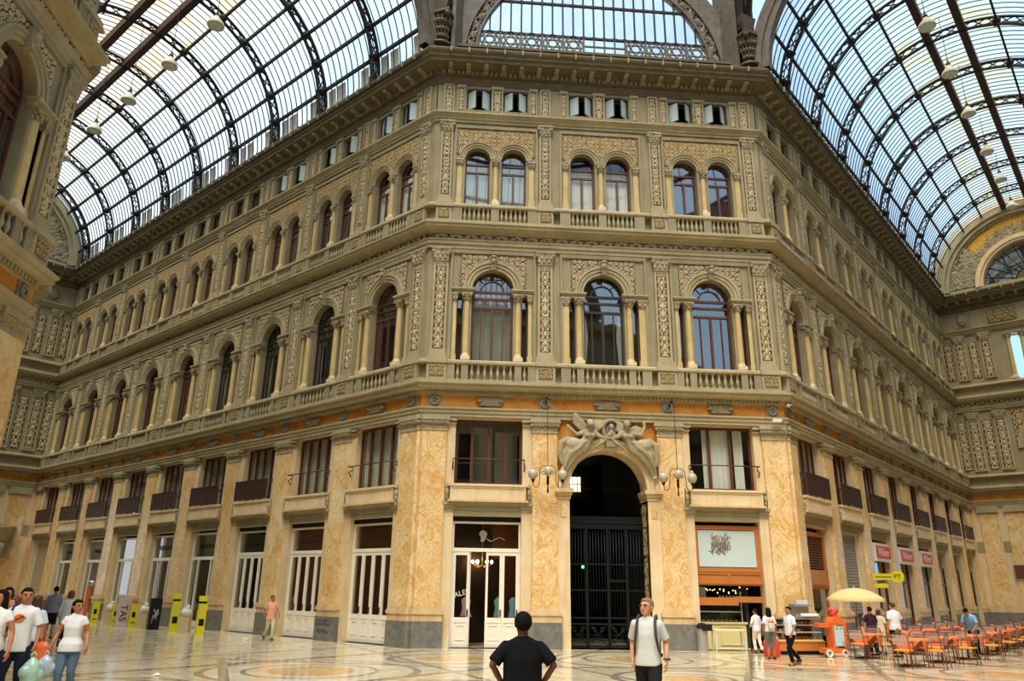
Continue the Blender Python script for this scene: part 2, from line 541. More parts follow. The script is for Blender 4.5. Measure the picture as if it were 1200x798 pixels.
# ------------------------------------------------------------------ walls with openings
def wall_row(mb, x0, x1, z0, z1, d, ops, dep=.45):
    """a band of wall between z0 and z1; ops = (xa, xb, za, zb, radius or 0); an arch springs at zb"""
    y = -d
    xs = x0
    for xa, xb, za, zb, R in sorted(ops):
        if xa > xs: mb.panel(xs, xa, z0, z1, y)
        if za > z0: mb.panel(xa, xb, z0, za, y)
        yb = y + dep
        rect = lambda p: mb.add(p, [(0, 1, 2, 3)])
        rect([(xa, y, za), (xa, yb, za), (xa, yb, zb), (xa, y, zb)][::-1])
        rect([(xb, y, za), (xb, yb, za), (xb, yb, zb), (xb, y, zb)])
        rect([(xa, y, za), (xb, y, za), (xb, yb, za), (xa, yb, za)])
        if R:
            c = (xa + xb) / 2; n = 14; P = [(c + R * math.cos(PI * i / n), zb + R * math.sin(PI * i / n)) for i in range(n + 1)]
            for (ax, az), (bx, bz) in zip(P, P[1:]):
                rect([(bx, y, bz), (ax, y, az), (ax, y, z1), (bx, y, z1)])
                rect([(ax, y, az), (bx, y, bz), (bx, yb, bz), (ax, yb, az)])
        else:
            rect([(xa, y, zb), (xa, yb, zb), (xb, yb, zb), (xb, y, zb)])
            if zb < z1: mb.panel(xa, xb, zb, z1, y)
        xs = xb
    if xs < x1: mb.panel(xs, x1, z0, z1, y)


DG, DU = .18, .28     # how far the two wall planes stand out


def build_wall(name, fc, length, bays, portal, label, m0, m1, gf=True):
    """bays: x of the bay centres; portal: bay centre with the tall arch or None"""
    root = empty(name, FM[fc], label, 'wall', None, 'structure')
    e0, e1 = -m0 * DG, length + m1 * DG

    def ground(mb):
        ops = [(c - 1.2, c + 1.2, 0, 4.31, 0) for c in bays if c != portal]
        if portal is None:
            wall_row(mb, e0, e1, 0, 4.31, DG, ops)
            wall_row(mb, e0, e1, 4.31, 7.85, DG, [(c - 1.22, c + 1.22, 5.41, 7.79, 0) for c in bays])
        else:
            a, b = portal - 1.95, portal + 1.95
            for q0, q1 in ((e0, a), (b, e1)):
                o2 = [c for c in bays if q0 < c < q1]
                wall_row(mb, q0, q1, 0, 4.31, DG, [(c - 1.2, c + 1.2, 0, 4.31, 0) for c in o2])
                wall_row(mb, q0, q1, 4.31, 7.85, DG, [(c - 1.22, c + 1.22, 5.41, 7.79, 0) for c in o2])
            wall_row(mb, a, b, 0, 7.85, DG, [(portal - 1.42, portal + 1.42, 0, 5.34, 1.42)], .9)

    def upper(mb):
        e0, e1 = -m0 * DU, length + m1 * DU
        o = []
        for c in bays:
            o += [(c - .80, c + .80, 9.95, 12.86, .80), (c - 1.37, c - 1.12, 9.95, 12.62, 0), (c + 1.12, c + 1.37, 9.95, 12.62, 0)]
        wall_row(mb, e0, e1, 7.85, 9.0, DU - .1, [])
        wall_row(mb, e0, e1, 9.0, 15.2, DU, o)
        o = []
        for c in bays: o += [(c - 1.245, c - .235, 16.5, 18.6, .505), (c + .235, c + 1.245, 16.5, 18.6, .505)]
        wall_row(mb, e0, e1, 15.2, 20.5, DU, o)
        o = []
        for c in bays: o += [(c - 1.285, c - .255, 20.91, 21.93, 0), (c + .255, c + 1.285, 20.91, 21.93, 0)]
        wall_row(mb, e0, e1, 20.5, 23.2, DU + .06, o)

    if gf: part('lower_wall', None, ground, M['pink'], root)
    part('upper_wall', None, upper, M['tan'], root)

    def inner(mb):     # storeys behind the windows
        for z in (4.7, 9.0, 15.4, 20.6, 23.1):
            if portal and z < 5: mb.box(.3, portal - 1.9, .23, 5.4, z, z + .12); mb.box(portal + 1.9, length - .3, .23, 5.4, z, z + .12)
            else: mb.box(.3, length - .3, .23, 5.4, z, z + .12)
        if portal:
            mb.box(.3, portal - 1.9, 5.4, 5.5, 0, 9); mb.box(portal + 1.9, length - .3, 5.4, 5.5, 0, 9); mb.box(.3, length - .3, 5.4, 5.5, 9, 23.2)
        else: mb.box(.3, length - .3, 5.4, 5.5, 0, 23.2)
        for e in (.3, length - .4): mb.box(e, e + .1, .25, 5.4, 0, 23.2)
        for a, b in zip(bays, bays[1:]): mb.box((a + b) / 2 - .06, (a + b) / 2 + .06, .3, 5.4, 0, 23.2)
    part('rooms_behind', None, inner, M['interior'], root)
    return root


# ------------------------------------------------------------------ moulding profiles (d, z)
P_ARCH1 = [(.2, 7.80), (.36, 7.82), (.36, 7.93), (.40, 7.95), (.40, 8.06), (.45, 8.09), (.45, 8.15), (.30, 8.17)]
P_FRIEZE = [(.30, 8.15), (.30, 8.63)]
P_CORN1 = [(.30, 8.6), (.36, 8.62), (.38, 8.76), (.60, 8.80), (.66, 8.84), (.66, 8.92), (.74, 8.97), (.74, 9.03), (.55, 9.06), (.55, 9.17), (.2, 9.17)]
P_RAIL1 = [(.2, 9.76), (.50, 9.76), (.54, 9.79), (.54, 9.87), (.48, 9.93), (.2, 9.94)]
P_ARCH2 = [(.2, 14.48), (.38, 14.50), (.38, 14.64), (.43, 14.66), (.43, 14.78), (.47, 14.82), (.47, 14.86), (.2, 14.88)]
P_CORN2 = [(.30, 15.10), (.38, 15.12), (.44, 15.2), (.66, 15.25), (.74, 15.28), (.74, 15.36), (.80, 15.40), (.80, 15.46), (.56, 15.5), (.56, 15.64), (.2, 15.64)]
P_RAIL2 = [(.2, 16.24), (.50, 16.24), (.54, 16.27), (.54, 16.35), (.48, 16.42), (.2, 16.43)]
P_CORN3 = [(.2, 20.24), (.36, 20.26), (.36, 20.36), (.42, 20.38), (.42, 20.46), (.50, 20.55), (.56, 20.58), (.56, 20.64), (.3, 20.70)]
P_CORN4 = [(.34, 22.05), (.40, 22.08), (.40, 22.25), (.46, 22.32), (.46, 22.36), (.42, 22.38), (.42, 22.46), (.52, 22.5), (.52, 22.62), (.58, 22.66),
           (1.08, 22.72), (1.10, 22.86), (1.18, 22.9), (1.18, 22.98), (1.28, 23.1), (1.30, 23.18), (1.26, 23.25), (.2, 23.30), (-1.2, 23.3)]
TRIM_N = [0]


def trims(fc, length, m0, m1, where, bays, pils, det=True):
    def tr(what, prof, m):
        TRIM_N[0] += 1
        r = empty('trim_%d' % TRIM_N[0], FM[fc], what + ' ' + where, 'moulding', None, 'structure')
        part('moulding', None, lambda mb: mb.sweep(prof, 0, length, m0, m1), m, r)
        return r
    tr('stepped architrave above the marble pilasters along', P_ARCH1, M['tan_light'])
    r = tr('orange frieze band with dark medallions along', P_FRIEZE, M['orange'])
    for k, c in enumerate(bays):
        part('cartouche', 'cartouche', lambda mb: (mb.ball((0, 0, 0), .34, .06, .17, 14, 6), mb.lathe([(.02, -.05), (.11, -.04), (.11, .05), (.02, .06)], -.4, 0, 0, 10), mb.lathe([(.02, -.05), (.11, -.04), (.11, .05), (.02, .06)], .4, 0, 0, 10), mb.box(-.42, .42, -.04, .04, -.15, .15)),
             M['cartouche'], r, (c, -.33, 8.40))
    for p in pils:
        part('medallion', 'medallion', lambda mb: (mb.box(-.24, .24, -.035, .02, -.235, .235), mb.arc(0, 0, .10, .17, -.09, 0, 0, 2 * PI, 14, False), mb.ball((0, -.04, 0), .06, .05, .06, 8, 4)),
             M['cartouche'], r, (p, -.30, 8.40))
    r = tr('first storey cornice below the lower balustrade along', P_CORN1, M['tan_light'])
    if det:
        def dent(mb):
            x = .05
            while x < length - .1:
                mb.box(x, x + .075, -.46, -.34, 8.64, 8.745); x += .15
        part('dentil_pattern', None, dent, M['tan_light'], r)
    tr('rail of the lower balustrade along', P_RAIL1, M['tan_light'])
    tr('architrave under the carved frieze along', P_ARCH2, M['tan_light'])
    TRIM_N[0] += 1
    r = empty('trim_%d' % TRIM_N[0], FM[fc], 'carved scroll frieze below the second cornice ' + where, 'carved frieze', None, 'structure')
    st = .04 if fc in 'C' else .06
    part('carved_pattern', None, lambda mb: relief(mb, 0, length, 14.86, 15.12, -.34, .06, st, rel_h(14.99, .13)), M['relief'], r)
    tr('second storey cornice below the upper balustrade along', P_CORN2, M['tan_light'])
    tr('rail of the upper balustrade along', P_RAIL2, M['tan_light'])
    tr('cornice under the attic windows along', P_CORN3, M['tan_light'])
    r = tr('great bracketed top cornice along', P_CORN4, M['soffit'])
    if det:
        def dent(mb):
            x = .05
            while x < length - .1:
                mb.box(x, x + .10, -.60, -.5, 22.5, 22.62); x += .2
        part('dentil_pattern', None, dent, M['tan'], r)
        n = int(length / .74)
        for k in range(n):
            part('modillion', 'modillion', lambda mb: (mb.box(-.09, .09, -1.0, -.5, 22.62, 22.74), mb.box(-.10, .10, -.72, -.5, 22.5, 22.64), mb.ball((0, -.97, 22.66), .085, .07, .07, 8, 4), mb.box(-.035, .035, -1.36, -1.26, 23.0, 23.22)),
                 M['tan'], r, ((k + .5) * length / n, 0, 0))


# ------------------------------------------------------------------ columns, capitals, pilasters
def cap_mesh(mb, hw, y, z0, z1, dep):
    """carved leaf capital of a flat pilaster"""
    h = z1 - z0
    mb.frustum(0, y + dep / 2 - .02, z0 + .04, z1 - .1, hw, dep / 2 + .02, hw * 1.18, dep / 2 + .07)
    mb.box(-hw * 1.02, hw * 1.02, y - .035, y + dep, z0, z0 + .05)
    mb.box(-hw * 1.32, hw * 1.32, y - .11, y + dep, z1 - .10, z1)
    for sx in (-1, 1):
        mb.ball((sx * hw * 1.12, y - .06, z1 - .19), .085, .06, .085, 8, 5)
    n = max(3, int(hw * 2 / .15))
    for r_ in range(2):
        for i in range(n):
            x = -hw + (i + .5 + .5 * (r_ % 2) - .25) * 2 * hw / n
            mb.ball((x, y - .03 - .02 * r_, z0 + h * (.25 + .26 * r_)), hw / n * .85, .055, h * .17, 7, 4)
    mb.ball((0, y - .10, z1 - .08), .06, .05, .07, 8, 4)


def pil_upper(fc, x, z0, z1, zc0, zc1, hw, d, label, group, rel, kind):
    """pilaster with a framed carved panel: base z0, shaft up to zc0, capital zc0..zc1"""
    o = empty('pilaster', FM[fc] @ Matrix.Translation((x, 0, 0)), label, 'pilaster', group, 'structure')
    key = (kind, round(hw, 3))
    zb = z0 + .34
    part('base', ('pb',) + key, lambda mb: (mb.box(-hw * 1.28, hw * 1.28, -d - .07, -DU + .1, z0, z0 + .17), mb.box(-hw * 1.15, hw * 1.15, -d - .03, -DU + .1, z0 + .17, z0 + .25), mb.box(-hw * 1.05, hw * 1.05, -d - .01, -DU + .1, z0 + .25, zb)), M['tan_light'], o)
    part('shaft', ('ps',) + key, lambda mb: (mb.frame(-hw, hw, zb, zc0, hw * .30, -d, -DU + .05), mb.panel(-hw * .72, hw * .72, zb + .05, zc0 - .05, -d + .035)), M['tan_light'], o)
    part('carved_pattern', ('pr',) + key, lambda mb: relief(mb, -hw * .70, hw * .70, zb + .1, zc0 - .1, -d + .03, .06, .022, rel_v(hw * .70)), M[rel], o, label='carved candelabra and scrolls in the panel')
    part('capital', ('pc',) + key, lambda mb: cap_mesh(mb, hw, -d, zc0, zc1, d - DU + .1), M['sculpt'], o)
    return o


def pil_ground(fc, x, hw, label, group, key=None, miter=(0, 0)):
    o = empty('marble_pilaster', FM[fc] @ Matrix.Translation((x, 0, 0)), label, 'pilaster', group, 'structure')
    d = .30
    ml, mr = miter
    def blk(mb, dd, z0, z1, e=0.0):
        l0, r0 = -hw - (0 if ml else e), hw + (0 if mr else e)
        a, b = l0 - ml * dd, r0 + mr * dd
        y0, y1 = -dd, -DG + .05
        mb.add([(a, y0, z0), (b, y0, z0), (r0 + mr * .1, y1, z0), (l0 - ml * .1, y1, z0), (a, y0, z1), (b, y0, z1), (r0 + mr * .1, y1, z1), (l0 - ml * .1, y1, z1)],
               [(0, 3, 2, 1), (4, 5, 6, 7), (0, 1, 5, 4), (1, 2, 6, 5), (2, 3, 7, 6), (3, 0, 4, 7)])
    k = None if key is None else (key, round(hw, 3), miter)
    kk = lambda s: None if k is None else (s,) + k
    part('granite_plinth', kk('gp'), lambda mb: blk(mb, .42, 0, .84, .12), M['granite'], o, label='grey granite plinth')
    part('base_block', kk('gb'), lambda mb: (blk(mb, .40, .84, 1.06, .10), blk(mb, .44, 1.06, 1.17, .14), blk(mb, .41, 1.17, 1.22, .11), blk(mb, .35, 1.22, 1.30, .05)), M['base_marble'], o, label='pale moulded marble base')
    part('shaft', kk('gs'), lambda mb: blk(mb, d, 1.30, 7.30), M['marble'], o, label='yellow veined marble shaft')
    def cap(mb):
        blk(mb, d + .03, 7.30, 7.37, .03); blk(mb, d + .005, 7.37, 7.52)
        blk(mb, d + .05, 7.52, 7.56, .04); blk(mb, d + .09, 7.56, 7.68, .08); blk(mb, d + .13, 7.68, 7.72, .12); blk(mb, d + .10, 7.72, 7.84, .10)
        n = max(4, int(2 * hw / .13))
        for i in range(n):
            xx = -hw + (i + .5) * 2 * hw / n
            mb.ball((xx, -d - .09, 7.62), .045, .04, .055, 6, 4)
        for xx in (-hw * .8, 0, hw * .8): mb.ball((xx, -d - .01, 7.445), .055, .03, .055, 7, 4)
    part('capital', kk('gc'), cap, M['tan_light'], o)
    return o


def column(root, x, y, z0, zc0, zc1, r, key, mats='cream_column'):
    c = part('column_shaft', ('cs', key), lambda mb: mb.lathe([(r * 1.02, z0 + .27), (r, z0 + .9), (r * .86, zc0)], 0, 0, 0, 12), M[mats], root, (x, y, 0))
    part('column_base', ('cb', key), lambda mb: (mb.box(-r * 1.4, r * 1.4, -r * 1.4, r * 1.4, z0, z0 + .15), mb.lathe([(r * 1.35, z0 + .15), (r * 1.38, z0 + .19), (r * 1.05, z0 + .22), (r * 1.2, z0 + .25), (r, z0 + .28)], 0, 0, 0, 12)), M['pink'], c)
    def cap(mb):
        mb.lathe([(r * .95, zc0 - .03), (r * .95, zc0), (r * .88, zc0 + .02), (r * 1.0, zc0 + (zc1 - zc0) * .5), (r * 1.35, zc1 - .06)], 0, 0, 0, 12)
        mb.box(-r * 1.45, r * 1.45, -r * 1.45, r * 1.45, zc1 - .06, zc1)
        for q in range(2):
            for k in range(8):
                a = 2 * PI * (k + .5 * q) / 8
                mb.ball((r * (1.02 + .12 * q) * math.cos(a), r * (1.02 + .12 * q) * math.sin(a), zc0 + (zc1 - zc0) * (.25 + .32 * q)), .045, .045, .065, 6, 4)
        for sx in (-1, 1):
            for sy in (-1, 1): mb.ball((sx * r * 1.2, sy * r * 1.2, zc1 - .11), .05, .05, .055, 6, 4)
    part('column_capital', ('cc', key), cap, M['sculpt'], c)
    return c


def baluster(mb, z0, z1):
    h = z1 - z0
    mb.box(-.06, .06, -.06, .06, z0, z0 + .06); mb.box(-.06, .06, -.06, .06, z1 - .05, z1)
    mb.lathe([(.035, z0 + .06), (.03, z0 + .1), (.07, z0 + .2), (.075, z0 + .26), (.03, z1 - .14), (.045, z1 - .09), (.04, z1 - .05)], 0, 0, 0, 8, True, False)


def glaz(mb, x0, x1, z0, z1, y): mb.panel(x0, x1, z0, z1, y)


WIN_N = [0]


def win(fc, x, z, label, cat='window'):
    WIN_N[0] += 1
    return empty('window_%d' % WIN_N[0], FM[fc] @ Matrix.Translation((x, 0, 0)), label, cat, None, 'structure')


def half_disc(mb, cx, cz, r, y, n=14):
    mb.add([(cx + r * math.cos(PI * i / n), y, cz + r * math.sin(PI * i / n)) for i in range(n + 1)], [tuple(range(n + 1))])


def piano_window(fc, x, label, wide, near, mood):
    """tall arched window of the second storey with columns, side lights and balustrade"""
    w = win(fc, x, 9.9, label)
    d = DU
    sl0, sl1 = (1.37, 1.64) if wide else (1.37, 1.50)
    part('arch_surround', ('asur', wide), lambda mb: (mb.arc(0, 12.86, .80, .93, -d - .05, -d + .1, n=20), mb.arc(0, 12.86, .93, 1.06, -d - .09, -d + .1, n=20), mb.arc(0, 12.86, 1.06, 1.14, -d - .13, -d + .1, n=20),
         [(mb.box(s * .74, s * sl1 * 1.02, -d - .10, -d + .12, 12.64, 12.74), mb.box(s * .72, s * (sl1 * 1.02 + .04), -d - .15, -d + .12, 12.74, 12.79), mb.box(s * .70, s * (sl1 * 1.02 + .06), -d - .18, -d + .12, 12.79, 12.86)) for s in (1, -1)]), M['tan_light'], w)
    fw = 1.72 if wide else 1.66
    part('panel_frame', ('pfr', wide), lambda mb: (mb.box(-fw, fw, -d - .08, -d + .02, 14.32, 14.48), mb.box(-fw, -fw + .1, -d - .08, -d + .02, 9.95, 14.32), mb.box(fw - .1, fw, -d - .08, -d + .02, 9.95, 14.32)), M['tan'], w)
    rw = 1.28
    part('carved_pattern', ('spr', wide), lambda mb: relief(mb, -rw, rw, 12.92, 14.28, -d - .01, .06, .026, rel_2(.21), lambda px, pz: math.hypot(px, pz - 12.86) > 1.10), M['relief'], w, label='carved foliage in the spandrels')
    part('keystone', 'keyst', lambda mb: (mb.frustum(0, -d - .1, 13.62, 14.16, .08, .12, .14, .16), mb.ball((0, -d - .26, 13.95), .10, .09, .14, 10, 6), mb.ball((0, -d - .28, 14.12), .12, .08, .07, 8, 4), mb.ball((0, -d - .22, 13.76), .06, .06, .08, 8, 4)), M['sculpt'], w)
    for s in (-1, 1):
        column(w, s * .985, -d - .02, 9.95, 12.33, 12.64, .125, 'piano')
        c = part('side_pilaster', ('sidep', wide), lambda mb: (mb.box(sl0, sl1, -d - .03, -d + .1, 10.2, 12.33), mb.box(sl0 - .03, sl1 + .03, -d - .06, -d + .1, 9.95, 10.2)), M['cream_column'], w)
        if s < 0: c.scale = (-1, 1, 1)
        c2 = part('side_capital', ('sidec', wide), lambda mb: (mb.frustum((sl0 + sl1) / 2, -d, 12.33, 12.58, (sl1 - sl0) / 2, .06, (sl1 - sl0) / 2 + .05, .12), mb.box(sl0 - .05, sl1 + .05, -d - .13, -d + .1, 12.58, 12.64), [mb.ball((sl0 + (sl1 - sl0) * t_, -d - .07, 12.42 + .1 * (i % 2)), .05, .05, .07, 6, 4) for i, t_ in enumerate((.1, .5, .9))]), M['sculpt'], c)
    fm = M['woodblack'] if mood == 'open' else M['wood']
    y0 = -d + .28
    def sash(mb):
        for s in (-1, 1):
            mb.box(s * .80, s * .72, y0, y0 + .07, 9.95, 12.9); mb.box(s * .45, s * .40, y0, y0 + .06, 9.95, 12.15)
            mb.box(s * 1.12, s * 1.16, y0, y0 + .06, 9.95, 12.62); mb.box(s * 1.37, s * 1.33, y0, y0 + .06, 9.95, 12.62)
        mb.box(-.045, .045, y0 - .01, y0 + .06, 9.95, 12.15)
        for z in (9.95, 12.15, 12.52, 12.80): mb.box(-.8, .8, y0 - .01, y0 + .07, z, z + .09)
        mb.arc(0, 12.86, .72, .80, y0, y0 + .07, n=18); mb.arc(0, 12.86, .42, .47, y0, y0 + .06, n=14)
        for a in (PI * .25, PI * .5, PI * .75):
            mb.bar((.45 * math.cos(a), y0 + .03, 12.86 + .45 * math.sin(a)), (.76 * math.cos(a), y0 + .03, 12.86 + .76 * math.sin(a)), .035)
    part('window_frame', ('pwf', mood == 'open'), sash, fm, w)
    part('glass_pane', 'pgl', lambda mb: (mb.panel(-.78, .78, 9.98, 12.86, y0 + .04), half_disc(mb, 0, 12.86, .78, y0 + .04), mb.panel(-1.36, -1.13, 9.98, 12.6, y0 + .04), mb.panel(1.13, 1.36, 9.98, 12.6, y0 + .04)), M['glass'], w)
    cm = {'pale': 'curtain_green', 'dark': 'room_shade', 'open': 'room_shade'}[mood]
    def cur(mb):
        n = 30; vs = []
        for k in range(n + 1):
            xx = -.78 + 1.56 * k / n
            vs += [(xx, y0 + .35 + .03 * math.sin(k * 1.9), 9.97), (xx, y0 + .35 + .03 * math.sin(k * 1.9), 12.9)]
        mb.add(vs, [(2 * k, 2 * k + 2, 2 * k + 3, 2 * k + 1) for k in range(n)], True)
    if mood != 'open': part('curtain', ('pcu', cm), cur, M[cm], w)  # in the dark mood this sheet is painted room shade, not cloth
    if mood == 'open':
        for s in (-1, 1):
            part('drawn_curtain', ('pdc', s), lambda mb: mb.add([(s * .76, y0 + .2, 9.98), (s * .66, y0 + .22, 9.98), (s * .56, y0 + .2, 11.2), (s * .62, y0 + .2, 12.1), (s * .76, y0 + .2, 12.1)], [(0, 1, 2, 3, 4)]), M['curtain'], w)
    b = part('balustrade', ('bal1', near), lambda mb: [mb.box(s * a, s * c_, -.50, -DU, 9.15, 9.77) for s in (1, -1) for a, c_ in ((.86, 1.12), (1.36, 1.72))] + ([] if near else [mb.box(-.86, .86, -.42, -.36, 9.2, 9.7)]), M['tan'], w)
    if near:
        for k in range(7): part('baluster', 'blst1', lambda mb: baluster(mb, 9.17, 9.77), M['tan_light'], b, (-.72 + .24 * k, -.43, 0))
        for s in (-1, 1): part('baluster', 'blst1', None, None, b, (s * 1.24, -.43, 0))
    return w


def pair_window(fc, x, label, near, mood):
    """pair of round-arched windows of the third storey"""
    w = win(fc, x, 16.4, label); d = DU
    part('arch_surround', 'psur', lambda mb: [(mb.arc(c, 18.6, .505, .60, -d - .04, -d + .1, n=16), mb.arc(c, 18.6, .60, .70, -d - .08, -d + .1, n=16), mb.arc(c, 18.6, .70, .735, -d - .12, -d + .1, n=16)) for c in (-.74, .74)], M['tan_light'], w)
    part('panel_frame', 'pfr3', lambda mb: (mb.box(-1.72, 1.72, -d - .08, -d + .02, 20.0, 20.14), mb.box(-1.72, -1.62, -d - .08, -d + .02, 16.45, 20.0), mb.box(1.62, 1.72, -d - .08, -d + .02, 16.45, 20.0)), M['tan'], w)
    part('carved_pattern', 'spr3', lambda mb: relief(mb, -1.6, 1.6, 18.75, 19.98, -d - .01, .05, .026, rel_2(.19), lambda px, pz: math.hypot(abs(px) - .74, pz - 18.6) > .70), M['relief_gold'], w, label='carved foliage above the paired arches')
    column(w, 0, -d - .03, 16.45, 18.22, 18.52, .105, 'pair')
    for s in (-1, 1):
        c = part('side_pilaster', 'sidep3', lambda mb: (mb.box(1.37, 1.56, -d - .03, -d + .1, 16.75, 18.25), mb.box(1.34, 1.6, -d - .05, -d + .1, 16.45, 16.75)), M['cream_column'], w)
        if s < 0: c.scale = (-1, 1, 1)
        part('side_capital', 'sidec3', lambda mb: (mb.frustum(1.465, -d, 18.25, 18.46, .1, .06, .15, .12), mb.box(1.30, 1.63, -d - .13, -d + .1, 18.46, 18.54), [mb.ball((1.40 + .065 * i, -d - .07, 18.33 + .06 * (i % 2)), .045, .05, .06, 6, 4) for i in range(3)]), M['sculpt'], c)
    y0 = -d + .26
    def sash(mb):
        for c in (-.74, .74):
            for s in (-1, 1): mb.box(c + s * .505, c + s * .44, y0, y0 + .07, 16.45, 18.65)
            mb.box(c - .04, c + .04, y0 - .01, y0 + .06, 16.45, 18.1)
            for z in (16.45, 18.05, 18.42): mb.box(c - .5, c + .5, y0 - .01, y0 + .07, z, z + .08)
            mb.arc(c, 18.6, .45, .505, y0, y0 + .07, n=14)
    part('window_frame', 'pwf3', sash, M['wood'], w)
    part('glass_pane', ('pgl3', mood), lambda mb: [(mb.panel(c - .49, c + .49, 16.48, 18.6, y0 + .04), half_disc(mb, c, 18.6, .49, y0 + .04)) for c in (-.74, .74)], M['clear'] if mood == 'white' else M['glass'], w)
    cm = {'white': 'curtain', 'pale': 'curtain_green', 'dark': 'room_shade'}[mood]
    def cur(mb):
        for c in (-.74, .74):
            n = 20; vs = []
            for k in range(n + 1):
                xx = c - .48 + .96 * k / n; yy = y0 + .14 + .025 * math.sin(k * 2.1)
                vs += [(xx, yy, 16.47), (xx, yy, 18.45)]
            mb.add(vs, [(2 * k, 2 * k + 2, 2 * k + 3, 2 * k + 1) for k in range(n)], True)
    part('curtain', ('pcu3', cm), cur, M[cm], w)  # dark mood: the sheet only paints the shade of the room
    b = part('balustrade', ('bal3', near), lambda mb: [mb.box(s * a, s * c_, -.50, -DU, 15.62, 16.25) for s in (1, -1) for a, c_ in ((0, .16), (1.3, 1.72))] + ([] if near else [mb.box(-1.3, 1.3, -.42, -.36, 15.7, 16.2)]), M['tan'], w)
    if near:
        for s in (-1, 1):
            for k in range(6): part('baluster', 'blst3', lambda mb: baluster(mb, 15.64, 16.25), M['tan_light'], b, (s * (.27 + .185 * k), -.43, 0))
    return w


def attic_window(fc, x, label, mood):
    w = win(fc, x, 20.9, label); d = DU + .06
    for s in (-1, 1):
        part('jamb_pilaster', ('ajp', s), lambda mb: (mb.frame(s * 1.52 - .15, s * 1.52 + .15, 20.72, 22.0, .05, -d - .06, -d + .05), mb.box(s * 1.52 - .18, s * 1.52 + .18, -d - .09, -d + .05, 21.93, 22.05)), M['tan_light'], w)
    part('middle_pilaster', 'ampl', lambda mb: (mb.frame(-.23, .23, 20.72, 22.0, .06, -d - .06, -d + .05), mb.box(-.27, .27, -d - .09, -d + .05, 21.93, 22.05)), M['tan_light'], w)
    part('carved_pattern', 'acp', lambda mb: [relief(mb, c - h_, c + h_, 20.8, 21.88, -d - .02, .04, .03, (lambda f: (lambda px, pz: f(px - c, pz)))(rel_v(h_))) for c, h_ in ((-1.52, .10), (0, .17), (1.52, .10))], M['relief'], w)
    y0 = -d + .2
    for s in (-1, 1):
        f = part('window_frame', ('awf', s), lambda mb: mb.frame(s * .77 - .515, s * .77 + .515, 20.91, 21.93, .05, y0, y0 + .06), M['woodblack'], w)
        if mood == 'open':
            for q in (-1, 1):
                lf = part('casement', 'acas', lambda mb: mb.frame(-.24, .24, 20.95, 21.89, .035, -.02, .02), M['woodblack'], f)
                part('glass_pane', 'acgl', lambda mb: mb.panel(-.21, .21, 20.98, 21.86, 0), M['frost'], lf)
                ang = q * (24 + 22 * hsh(x, s + q)) * PI / 180
                lf.location = (s * .77 + q * .48 - q * .24 * math.cos(ang), y0 - .24 * abs(math.sin(ang)) + .02, 0)
                lf.rotation_euler.z = ang
        else:
            part('casement', ('acl', s), lambda mb: (mb.box(s * .77 - .03, s * .77 + .03, y0 - .01, y0 + .05, 20.93, 21.9),), M['woodblack'], f)
            part('glass_pane', ('aclg', s), lambda mb: mb.panel(s * .77 - .5, s * .77 + .5, 20.93, 21.9, y0 + .03), M['glass'], f)
    return w


